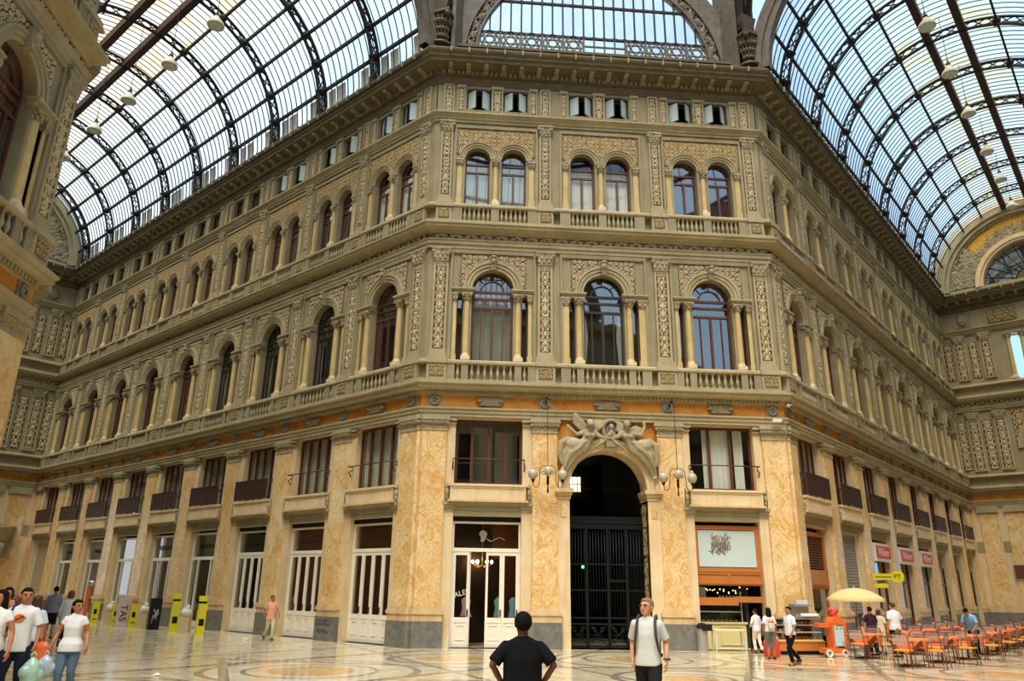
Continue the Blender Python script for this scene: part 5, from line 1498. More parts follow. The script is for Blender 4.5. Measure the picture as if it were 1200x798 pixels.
top('tin_box', lambda mb: (mb.box(-.24, .24, -.14, .14, 0, .40), mb.box(-.25, .25, -.15, .15, .38, .42)), M['frost'], 'pale blue box standing on the cafe counter', 'box', Matrix.Translation((10.05, .6, 1.645)))
t_ = empty('cake_stand', Matrix.Translation((10.05, .62, 2.075)), 'small gold cake stand on top of the pale blue box', 'cake stand')
part('foot', None, lambda mb: mb.lathe([(.14, 0), (.03, .05), (.03, .22), (.17, .25), (.17, .28)], 0, 0, 0, 12), M['brass'], t_)
part('dome', None, lambda mb: mb.ball((0, 0, .33), .13, .13, .10), M['pastry'], t_)
for k in range(5):
    top('sugar_jar', lambda mb: mb.lathe([(.05, 0), (.055, .08), (.03, .11), (.035, .14)], 0, 0, 0, 10), M['curtain'], 'small white jar on the cafe counter beside the post', 'jar', Matrix.Translation((10.78 + .13 * k, .45, 1.645)), 'white jars on the cafe counter')
o = empty('side_table', Matrix.Translation((10.62, -.62, 0)), 'small white metal table in front of the cafe counter', 'table')
part('tabletop', None, lambda mb: mb.box(-.55, .55, -.22, .22, .66, .70), M['offwhite'], o)
for sx in (-1, 1):
    for sy in (-1, 1): part('leg', None, lambda mb: mb.box(sx * .5 - .02, sx * .5 + .02, sy * .18 - .02, sy * .18 + .02, 0, .66), M['offwhite'], o)
part('stretcher', None, lambda mb: mb.box(-.5, .5, -.19, -.16, .10, .14), M['offwhite'], o)
o = empty('waste_bin', Matrix.Translation((9.72, -.62, 0)), 'grey cylindrical waste bin at the foot of the pilaster by the cafe', 'bin')
part('body', None, lambda mb: mb.lathe([(.17, 0), (.17, .72)], 0, 0, 0, 16), M['tin'], o)
part('lid', None, lambda mb: (mb.lathe([(.19, .72), (.19, .82), (.10, .90)], 0, 0, 0, 16), mb.box(-.06, .28, -.22, -.12, .66, .86)), M['black'], o)

# pastry display stall by the right corner
st = Matrix.Translation((12.62, -1.35, 0)) @ Matrix.Rotation(.14, 4, 'Z') @ Matrix.Scale(.84, 4)
o = empty('pastry_stall', st, 'glazed pastry display stall standing at the right corner pilaster', 'display stall')
part('base_cabinet', None, lambda mb: (mb.box(-1.0, 1.05, -.35, .4, .14, .44), mb.box(-1.02, 1.07, -.37, .42, .44, .50)), M['orangewood'], o)
part('plinth', None, lambda mb: mb.box(-.95, 1.0, -.3, .35, .0, .14), M['black'], o)
part('tray', None, lambda mb: mb.box(-.95, 1.0, -.36, .36, .50, .54), M['creampaint'], o)
part('back_panel', None, lambda mb: mb.box(-.95, 1.0, .36, .40, .54, 1.30), M['interior_warm'], o)
for z in (.80, 1.06): part('shelf', None, lambda mb: mb.box(-.93, .98, -.30 + (z - .8) * .3, .36, z, z + .025), M['clearshelf'], o)
part('glass_front', None, lambda mb: (mb.add([(-.95, -.36, .54), (1.0, -.36, .54), (1.0, -.18, 1.28), (-.95, -.18, 1.28)], [(0, 1, 2, 3)])), M['clear'], o)
part('top', None, lambda mb: (mb.box(-1.0, 1.05, -.22, .42, 1.28, 1.34),), M['steel'], o)
for sx in (-.95, 1.0): part('end_panel', None, lambda mb: mb.add([(sx, -.36, .54), (sx, .36, .54), (sx, .36, 1.28), (sx, -.18, 1.28)], [(0, 1, 2, 3)]), M['clear'], o)
kinds = [('pastry', 'golden filled roll'), ('pastry_pale', 'pale iced cake'), ('fruit_green', 'green fruit')]
for row, z in enumerate((.54, .825, 1.085)):
    for k in range(11):
        mt = 'fruit_green' if row == 0 and k in (3, 4) else ('pastry_pale' if (k * 7 + row * 3) % 5 == 0 else 'pastry')
        if row == 1 and k > 6: continue
        top('fruit' if mt == 'fruit_green' else 'pastry', lambda mb: mb.ball((0, 0, .055 if mt != 'fruit_green' else .078), .075, .06, .05 if mt != 'fruit_green' else .07, 8, 5), M[mt],
            'green fruit among the cakes on the lowest tray of the stall' if mt == 'fruit_green' else ('pale iced cake' if mt == 'pastry_pale' else 'golden pastry') + ' on the %s of the pastry stall' % ('lowest tray', 'middle shelf', 'upper shelf')[row], 'fruit' if mt == 'fruit_green' else 'pastry',
            st @ Matrix.Translation((-.82 + .165 * k, -.05 + .08 * hsh(k, row), z + .005)), ('green fruit on the stall' if mt == 'fruit_green' else '%s on the %s' % ('iced cakes' if mt == 'pastry_pale' else 'pastries', ('lowest tray', 'middle shelf', 'upper shelf')[row])))
o = empty('slush_machine', st @ Matrix.Translation((.42, .15, 1.345)), 'grey drinks machine on top of the pastry stall', 'drinks machine')
part('body', None, lambda mb: (mb.box(-.30, .42, -.15, .2, 0, .12), mb.box(-.30, .42, .05, .22, .12, .42), mb.box(-.34, .46, -.2, .25, .42, .50)), M['tin'], o)
part('tank', None, lambda mb: mb.box(-.2, .3, -.14, .12, .50, .66), M['frost'], o)
o = top('paper_roll', lambda mb: mb.lathe([(.075, -.36), (.075, .36)], 0, 0, 0, 12), M['curtain'], 'white roll lying on the pastry stall before the drinks machine', 'roll', st @ Matrix.Translation((.62, -.12, 1.425)) @ Matrix.Rotation(PI / 2, 4, 'Y'))
o = empty('drinks_trolley', st @ Matrix.Translation((.92, -1.25, 0)) @ Matrix.Scale(.93, 4), 'orange wheeled drinks trolley with pale blue menu board', 'trolley')
part('body', None, lambda mb: (mb.box(-.62, .40, -.2, .3, .14, .34), mb.box(-.26, -.16, -.2, .25, .34, 1.25), mb.box(.26, .40, -.2, .25, .34, 1.25), mb.arc(.07, 1.22, .0, .34, -.2, .25, n=14), mb.box(-.8, -.2, -.12, .2, 1.12, 1.28)), M['orangepaint'], o)
bd = part('menu_board', None, lambda mb: mb.box(-.16, .26, -.215, -.19, .42, 1.18), M['boardblue'], o, label='pale blue menu board')
for a_, b_, c_, d_ in ((-.12, .02, 1.06, 1.15), (.1, .22, 1.04, 1.16), (.14, .24, .45, .60)): part('green_picture', None, lambda mb: mb.box(a_, b_, -.22, -.214, c_, d_), M['fruit_green'], bd)
for sx in (-.5, .22): part('wheel', None, lambda mb: mb.arc(sx, .15, .09, .145, -.26, -.21, 0, 2 * PI, 18, False), M['curtain'], o)
part('fruit_heap', None, lambda mb: [mb.ball((.05 + .13 * math.cos(k), .05 * math.sin(k * 2), 1.55 + .05 * (k % 3)), .07) for k in range(6)] and None, M['redpaint'], o) if False else None
remesh('topper', lambda mb: (mb.ball((0, .02, 1.66), .13, .12, .14), mb.ball((.16, .02, 1.76), .12, .1, .12), mb.ball((-.10, .02, 1.80), .10, .1, .09), mb.ball((.06, .02, 1.58), .16, .12, .1)), .02, M['redpaint'], o, 1)

# small round umbrella with a shallow canopy
ub = Matrix.Translation(RW(1.5, 1.55))
o = empty('sun_umbrella', ub, 'pale yellow umbrella open above three people by the right arm', 'umbrella')
def canopy(mb):
    n, m_ = 24, 7; vs = []; fs = []
    for j in range(m_ + 1):
        q = j / m_
        for k in range(n):
            a = 2 * PI * k / n; rr_ = .98 * q * (1 - .03 * (k % 3 != 0) * q)
            vs.append((rr_ * math.cos(a), rr_ * math.sin(a), 2.10 - .36 * q ** 2.1))
    for j in range(m_):
        for k in range(n): fs.append((j * n + k, j * n + (k + 1) % n, (j + 1) * n + (k + 1) % n, (j + 1) * n + k))
    b = m_ * n
    for k in range(n): vs.append((vs[b + k][0] * 1.0, vs[b + k][1] * 1.0, vs[b + k][2] - .09))
    for k in range(n): fs.append((b + k, b + (k + 1) % n, b + n + (k + 1) % n, b + n + k))
    mb.add(vs, fs, True)
part('canopy', None, canopy, M['umbrella'], o)
part('pole', None, lambda mb: (mb.tube([(0, 0, 0), (0, 0, 2.14)], .022, 8), mb.ball((0, 0, 2.15), .035)), M['tin'], o)
for k in range(8):
    a = 2 * PI * k / 8
    part('rib', None, lambda mb: mb.tube([(0, 0, 1.95), (.5 * math.cos(a), .5 * math.sin(a), 1.98), (.93 * math.cos(a), .93 * math.sin(a), 1.74)], .008, 4), M['tin'], o)
part('foot', None, lambda mb: mb.lathe([(.24, 0), (.24, .06), (.05, .1)], 0, 0, 0, 14), M['granite'], o)


# ------------------------------------------------------------------ cafe tables and chairs
def chair_parts(o):
    part('seat', 'ch_s', lambda mb: (mb.box(-.21, .21, -.20, .21, .43, .47), mb.tube([(-.2, -.2, .45), (.2, -.2, .45)], .022, 6)), M['orangeseat'], o)
    for sx in (-1, 1):
        part('leg', ('ch_lf', sx), lambda mb: mb.tube([(sx * .225, .22, 0), (sx * .22, .20, .45), (sx * .22, .19, .66)], .014, 6), M['bronze'], o)
        part('leg', ('ch_lb', sx), lambda mb: mb.tube([(sx * .225, -.24, 0), (sx * .215, -.21, .45), (sx * .20, -.27, .86)], .014, 6), M['bronze'], o)
        part('armrest', ('ch_a', sx), lambda mb: mb.tube([(sx * .215, -.22, .66), (sx * .235, -.05, .67), (sx * .235, .16, .67), (sx * .22, .20, .64)], .017, 6), M['bronze'], o)
    b = part('backrest', 'ch_b', lambda mb: mb.tube([(-.205, -.25, .72), (-.20, -.27, .86), (-.10, -.285, .90), (.10, -.285, .90), (.20, -.27, .86), (.205, -.25, .72)], .015, 6), M['bronze'], o)
    for k in range(4):
        part('slat', ('ch_sl', k), lambda mb: mb.box(-.20, .20, -.235 - .013 * k, -.222 - .013 * k, .60 + .07 * k, .645 + .07 * k), M['tin'], b)


def table_parts(o):
    part('tabletop', 'tb_t', lambda mb: mb.box(-.345, .345, -.345, .345, .70, .725), M['bronze'], o)
    part('leg', 'tb_l', lambda mb: (mb.tube([(0, 0, .03), (0, 0, .70)], .03, 8), mb.bar((-.28, -.28, .02), (.28, .28, .02), .05, .03), mb.bar((-.28, .28, .02), (.28, -.28, .02), .05, .03)), M['bronze'], o)


def drape(mb):
    n = 30; vs = []; fs = []; S = .575
    for j in range(n + 1):
        for i in range(n + 1):
            a, b = -1 + 2 * i / n, -1 + 2 * j / n
            x, y = (a - b) * S * .72, (a + b) * S * .72       # cloth laid corner-wise: points hang down each side
            ox, oy = max(0, abs(x) - .40), max(0, abs(y) - .40)
            cx = math.copysign(min(abs(x), .40), x) + math.copysign(.03 * (ox > 0) + .04 * ox * math.sin(7 * y), x) * (ox > 0)
            cy = math.copysign(min(abs(y), .40), y) + math.copysign(.03 * (oy > 0) + .04 * oy * math.sin(7 * x), y) * (oy > 0)
            vs.append((cx, cy,   .735 - 1.0 * max(ox, oy)))
    for j in range(n):
        for i in range(n): k = j * (n + 1) + i; fs.append((k, k + 1, k + n + 2, k + n + 1))
    mb.add(vs, fs, True)


TABLES = [(-3.1, 4.25), (-1.0, 4.6), (1.05, 4.9), (3.65, 5.0), (5.7, 5.0), (7.75, 5.0), (9.8, 5.0), (11.85, 5.0),
          (-1.3, 2.55), (1.7, 3.05), (3.75, 3.05), (5.8, 3.05), (7.85, 3.05), (4.7, 1.2), (6.75, 1.2)]
POSW = lambda k, row: row + ', ' + ORD[k] + ' from the stall'
for k, (u, w_) in enumerate(TABLES):
    row = 'front row' if k < 8 else ('middle row' if k < 13 else 'back row')
    idx = k if k < 8 else (k - 8 if k < 13 else k - 13)
    ps = POSW(idx, row)
    mt = Matrix.Translation(RW(u, w_)) @ RROT
    o = empty('cafe_table', mt, 'small cafe table under orange cloth, %s' % ps, 'table', 'orange cafe tables'); table_parts(o)
    cl = link('tablecloth', DATA.setdefault('drape', (lambda b: (drape(b), b.mesh('tablecloth', M['orangecloth']))[1])(MB()))); cl.matrix_world = mt
    tag(cl, 'orange cloth with hanging points, cafe table in %s' % ps, 'tablecloth', 'orange tablecloths')
    if k % 2 == 0 or k > 7:
        v = empty('menu_holder', mt @ Matrix.Translation((.05, .05, .735)), 'small purple-topped menu holder, cafe table in %s' % ps, 'menu holder', 'menu holders on the tables')
        part('card', 'mh_c', lambda mb: mb.frustum(0, 0, 0, .20, .07, .045, .05, .02), M['menucard'], v)
        part('flower', 'mh_f', lambda mb: (mb.ball((0, 0, .25), .06, .05, .07, 8, 5), mb.ball((.03, 0, .32), .035, .03, .05, 6, 4)), M['purple'], v)
    for q, (du, dw, a) in enumerate(((0, .71, PI), (-.70, 0, -PI / 2), (.70, 0, PI / 2), (0, -.71, 0))):
        if q == 3 or (k, q) in ((9, 1), (2, 2)): continue
        jig = .06 * (hsh(k, q) - .5)
        c = empty('cafe_chair', Matrix.Translation(RW(u + du + jig, w_ + dw)) @ Matrix.Rotation(PI / 4 + (0, -PI / 2, PI / 2, PI)[q] + jig, 4, 'Z'),
                  'orange-seated chair at %s side of the cafe table, %s' % (('open', 'stall', 'far', 'wall')[q], ps), 'chair', 'cafe chairs')
        chair_parts(c)

# ------------------------------------------------------------------ painted posts along the left arm
LW = lambda u, w_, z=0: Vector((-S2 * u - S2 * w_, S2 * u - S2 * w_, z))
for k, (x, y, h, two, lb) in enumerate(((-15.95, 13.2, 1.0, 0, 'farthest yellow cardboard display post by the left arm shops'), (-14.3, 11.5, .95, 0, 'yellow display post just behind the pink column'), (-13.0, 10.2, .98, 0, 'yellow display post just in front of the pink column'),
                                    (-10.3, 7.5, 1.5, 1, 'tall yellow display post of two stacked boxes beyond the graffiti plinth'), (-8.75, 5.95, 1.45, 1, 'tall yellow display post of two stacked boxes, nearest of the yellow posts'))):
    o = empty('display_post', Matrix.Translation((x, y, 0)) @ Matrix.Rotation(PI / 4 - .3, 4, 'Z'), lb, 'display post', 'yellow display posts')
    part('lower_box', None, lambda mb: mb.box(-.15, .15, -.15, .15, 0, h * (.62 if two else 1)), M['yellowpaint'], o)
    if two:
        part('upper_box', None, lambda mb: (mb.box(-.14, .18, -.16, .14, h * .62, h * .80), mb.box(-.15, .14, -.14, .14, h * .86, h)), M['yellowpaint'], o)
        part('dark_band', None, lambda mb: (mb.box(-.13, .13, -.12, .12, h * .80, h * .86), mb.box(-.10, .10, -.155, -.15, h * .22, h * .40)), M['black'], o)
    else: part('dark_label', None, lambda mb: (mb.box(-.08, .06, -.155, -.15, h * .45, h * .68), mb.box(-.09, .09, -.155, -.15, h * .2, h * .24)), M['black'], o)
o = empty('display_column', Matrix.Translation((-13.7, 10.75, 0)) @ Matrix.Rotation(.5, 4, 'Z'), 'pale pink column with dark lettering by the left arm', 'display column')
part('body', None, lambda mb: mb.box(-.24, .24, -.22, .22, 0, 1.38), M['pinkpaint'], o)
text('lettering', 'TAS', .42, M['black'], o, Matrix.Translation((0, -.225, .60)) @ RX90 @ Matrix.Rotation(-PI / 2, 4, 'Z'))
o = empty('display_column', Matrix.Translation((-11.6, 8.85, 0)) @ Matrix.Rotation(.5, 4, 'Z'), 'black column with pale scrawl by the left arm', 'display column')
part('body', None, lambda mb: mb.box(-.22, .22, -.2, .2, 0, 1.28), M['black'], o)
part('pale_scrawl', None, lambda mb: (mb.tube([(-.12 + .024 * i, -.205, .25 + .35 * abs(math.sin(i * .9)) + .02 * i) for i in range(11)], .012, 4), mb.tube([(-.1 + .03 * i, -.205, .75 + .1 * math.sin(i * 1.4)) for i in range(8)], .012, 4)), M['curtain'], o)
for k, (x, y) in enumerate(((-14.72, 11.95), (-12.3, 9.55), (-9.6, 6.75))):
    o = empty('rubbish_sack', Matrix.Translation((x, y, 0)), ['white rubbish sack on a carton, farthest of three by the left arm', 'white rubbish sack on a carton between pink and black columns', 'white rubbish sack on a carton between the two tall yellow posts'][k], 'sack', 'white rubbish sacks on cartons')
    part('carton', 'rs_c', lambda mb: mb.box(-.2, .2, -.18, .18, 0, .62), M['carton'], o)
    part('sack', 'rs_s', lambda mb: (mb.ball((0, 0, .78), .23, .2, .20, 10, 6), mb.ball((.05, -.02, .98), .10, .1, .12, 8, 5)), M['curtain'], o)
o = empty('sign_stand', Matrix.Translation((-17.2, 15.0, 0)), 'slim orange sign stand before the far left arm shops', 'sign')
part('post', None, lambda mb: mb.box(-.10, .10, -.05, .05, 0, 1.7), M['orangepaint'], o)
part('head', None, lambda mb: mb.ball((.05, 0, 1.85), .2, .12, .16), M['tin'], o)

# litter on the floor
for k, (x, y, s, lb) in enumerate(((-6.2, 3.0, .12, 'white paper scrap by the plinth near the folding doors'), (14.9, -4.6, .16, 'crumpled white paper under the front row of cafe tables'), (-5.2, -8.6, .10, 'white paper scrap on open floor nearest the shopping couple'))):
    top('paper_scrap', lambda mb: mb.add([(-s, -s * .6, .01), (s, -s * .5, .03), (s * .8, s * .6, .01), (0, s * .2, .07), (-s * .7, s * .7, .02)], [(0, 1, 3), (1, 2, 3), (2, 4, 3), (4, 0, 3)]), M['curtain'], lb, 'litter', Matrix.Translation((x, y, 0)))

# yellow PT sign on the right arm
o = empty('blade_sign', FM['R'] @ Matrix.Translation((8.62, -.30, 2.62)), 'yellow round-ended sign lettered PT jutting from the right arm', 'sign')
part('arm_panel', None, lambda mb: mb.box(-.05, .05, -.85, 0, -.13, .13), M['yellowpaint'], o)
sg = part('round_panel', None, lambda mb: mb.T is None and None, M['yellowpaint'], o) if False else None
def disc(mb):
    vs = []
    for xx in (-.06, .06): vs += [(xx, -.98 + .25 * math.cos(2 * PI * k / 24), .25 * math.sin(2 * PI * k / 24)) for k in range(24)]
    mb.add(vs, [tuple(range(23, -1, -1)), tuple(range(24, 48))] + [(k, (k + 1) % 24, 24 + (k + 1) % 24, 24 + k) for k in range(24)])
rp_ = part('round_panel', None, disc, M['yellowpaint'], o)
part('lower_panel', None, lambda mb: (mb.box(-.05, .05, -.55, 0, -.46, -.28), mb.tube([(0, -.1, -.3), (0, -.1, -.1)], .015, 5), mb.tube([(0, -.45, -.3), (0, -.45, -.1)], .015, 5)), M['yellowpaint'], o)
LROT = Matrix(((0, 0, -1, 0), (-1, 0, 0, 0), (0, 1, 0, 0), (0, 0, 0, 1)))   # lettering read from the octagon side
text('lettering', 'PT', .26, M['black'], rp_, Matrix.Translation((-.065, -.97, 0)) @ LROT)
part('small_print', None, lambda mb: [mb.box(-.055, -.05, -.78 + .055 * k, -.745 + .055 * k, -.035, .02) for k in range(13)] and None, M['black'], o)

# graffiti, cameras, wall fountain
gx = DL - 4.40
o = empty('graffiti', FM['L'] @ Matrix.Translation((gx - .02, -.424, .0)), 'blue scrawled graffiti on a granite plinth, second pilaster of the left arm', 'graffiti')
text('lettering', 'ODIO', .30, M['bluepaint'], o, Matrix.Translation((-.05, 0, .62)) @ RX90, .002)
text('lettering', 'NEMPAI', .20, M['bluepaint'], o, Matrix.Translation((-.05, 0, .32)) @ RX90 @ Matrix.Rotation(-.06, 4, 'Z'), .002)
for x, y, z, lb in ((13.15, -.62, 7.98, 'white security camera on the architrave of the right corner'), (13.62, -.5, 8.6, 'small round white camera under the cornice at the right corner')):
    o = empty('security_camera', Matrix.Translation((x, y, z)), lb, 'camera')
    part('body', None, lambda mb: (mb.box(-.26, .06, -.07, .07, -.06, .06) if z < 8.2 else mb.ball((0, 0, 0), .07)), M['offwhite'], o)
    part('bracket', None, lambda mb: (mb.tube([(.05, 0, 0), (.2, .05, .06), (.22, .25, 0)], .025, 6)), M['tin'], o)
o = empty('wall_fountain', FM['EL'] @ Matrix.Translation((11.55, -.26, 3.2)), 'carved stone basin bracket on the end wall of the left arm', 'fountain', None, 'structure')
part('basin', None, lambda mb: mb.lathe([(.25, 1.0), (.55, 1.35), (.72, 1.85), (.80, 1.95), (.76, 2.05)], 0, 0, 0, 18), M['tan_light'], o)
part('carved_head', None, lambda mb: (mb.ball((0, -.25, .7), .34, .28, .42), mb.ball((-.1, -.4, .35), .25, .2, .3)), M['sculpt'], o)
part('back_slab', None, lambda mb: mb.box(-.7, .7, -.05, .1, .1, 2.0), M['tan_light'], o)

o = empty('notice_board', FM['ER'] @ Matrix.Translation((2.9, -.28, 3.4)), 'dark brown notice board on the end wall of the right arm', 'notice board')
part('board', None, lambda mb: mb.box(-.62, .62, -.04, 0, -.42, .42), M['slats'], o)
part('board_frame', None, lambda mb: mb.frame(-.68, .68, -.48, .48, .06, -.06, 0), M['tan'], o)
# dresses inside the white shop
for k, (x, m_, lb) in enumerate(((1.75, 'dresspink', 'pink jacket on a stand inside the left glass door'), (2.9, 'dressgreen', 'sea-green dress on a stand behind the white folding door'), (3.42, 'dressblue', 'pale blue dress on a stand behind the rightmost glass leaf'))):
    o = empty('dress_stand', Matrix.Translation((x, .75, 0)), lb, 'dress')
    part('garment', None, lambda mb: loft(mb, [(0, 0, .55 if k else .95, .24, .16), (0, 0, 1.05, .17, .12), (0, 0, 1.25, .13, .09), (0, 0, 1.5, .17, .10), (0, 0, 1.62, .05, .05)]), M[m_], o)
    part('stand', None, lambda mb: (mb.tube([(0, 0, 0), (0, 0, 1.7)], .02, 6), mb.lathe([(.18, 0), (.18, .03)], 0, 0, 0, 12)), M['iron'], o)
tag(text('window_lettering', 'SALES', .24, M['offwhite'], None, Matrix.Translation((1.52, -DG + .23, 1.72)) @ RX90 @ Matrix.Rotation(.3, 4, 'Z'), .002), 'white SALES lettering stuck on the left shop door glass', 'lettering')
# chandelier of bulbs glowing inside the white shops
for k, (p, lb) in enumerate((((2.35, 2.2, 2.75), 'glowing chandelier inside the shop left of the gated arch'), (tuple(LW(2.4, -2.2, 2.6)), 'glowing chandelier inside the first left arm shop'), (tuple(LW(6.4, -2.2, 2.6)), 'glowing chandelier inside the second left arm shop'))):
    o = empty('chandelier', Matrix.Translation(p), lb, 'chandelier', 'chandeliers in the white shops')
    part('stem', 'chd_s', lambda mb: (mb.tube([(0, 0, 0), (0, 0, 1.8)], .015, 5), [mb.tube([(0, 0, 0), (.2 * math.cos(a), .2 * math.sin(a), -.1), (.36 * math.cos(a), .36 * math.sin(a), .04)], .012, 5) for a in [2 * PI * i / 6 for i in range(6)]]), M['brass'], o)
    for i in range(6):
        a = 2 * PI * i / 6
        part('bulb', 'chd_b', lambda mb: mb.ball((0, 0, 0), .045, .045, .06, 8, 5), M['bulb'], o, (.36 * math.cos(a), .36 * math.sin(a), .10))
# ------------------------------------------------------------------ people
SK = {'light': skin('skin_light', lin(222, 160, 124)), 'tan': skin('skin_tan', lin(178, 116, 80)), 'dark': skin('skin_dark', lin(112, 66, 44))}
HR = {'black': mat('hair_black', lin(20, 15, 14), .85, 0, .15), 'brown': mat('hair_brown', lin(66, 40, 28), .55), 'red': mat('hair_red_brown', lin(104, 48, 28), .55), 'fair': mat('hair_fair', lin(150, 106, 70), .6)}
CL = {k: cloth('cloth_' + k, v) for k, v in {
    'white': lin(218, 216, 214), 'black': lin(16, 16, 19), 'charcoal': lin(34, 32, 36), 'jeans': lin(92, 112, 132), 'darkjeans': lin(34, 40, 58), 'cream': lin(232, 224, 206),
    'pinkshirt': lin(232, 166, 136), 'khaki': lin(206, 198, 160), 'paleblue': lin(196, 210, 224), 'skyblue': lin(132, 170, 206), 'beige': lin(206, 192, 160), 'greygreen': lin(98, 112, 108),
    'offwhite': lin(210, 210, 205), 'orange': lin(232, 120, 50), 'plum': lin(52, 34, 44)}.items()}
m = cloth('cloth_striped', lin(96, 96, 112)); t = NT(m)
wv = t.node('ShaderNodeTexWave', wave_type='BANDS', bands_direction='X'); wv.inputs['Scale'].default_value = 9; t.l(t.coord(), wv.inputs['Vector'])
t.base(t.ramp(wv.outputs['Fac'], [(.4, lin(72, 74, 92)), (.62, lin(176, 174, 180))])); CL['striped'] = m
m = cloth('cloth_pale_stripe', lin(226, 230, 230)); t = NT(m)
wv = t.node('ShaderNodeTexWave', wave_type='BANDS', bands_direction='X'); wv.inputs['Scale'].default_value = 10; t.l(t.coord(), wv.inputs['Vector'])
t.base(t.ramp(wv.outputs['Fac'], [(.35, lin(176, 190, 202)), (.55, lin(238, 240, 238))])); CL['palestripe'] = m
M['shoe'] = mat('dark_shoe', lin(30, 24, 22), .45); M['eye'] = mat('eye_dark', lin(24, 18, 16), .3); M['lip_skin'] = mat('lips', lin(158, 78, 66), .5); M['specs'] = mat('spectacles', lin(60, 34, 30), .3)
M['strap'] = mat('dark_strap', lin(58, 50, 56), .7); M['navy'] = mat('navy_strap', lin(44, 42, 84), .7)


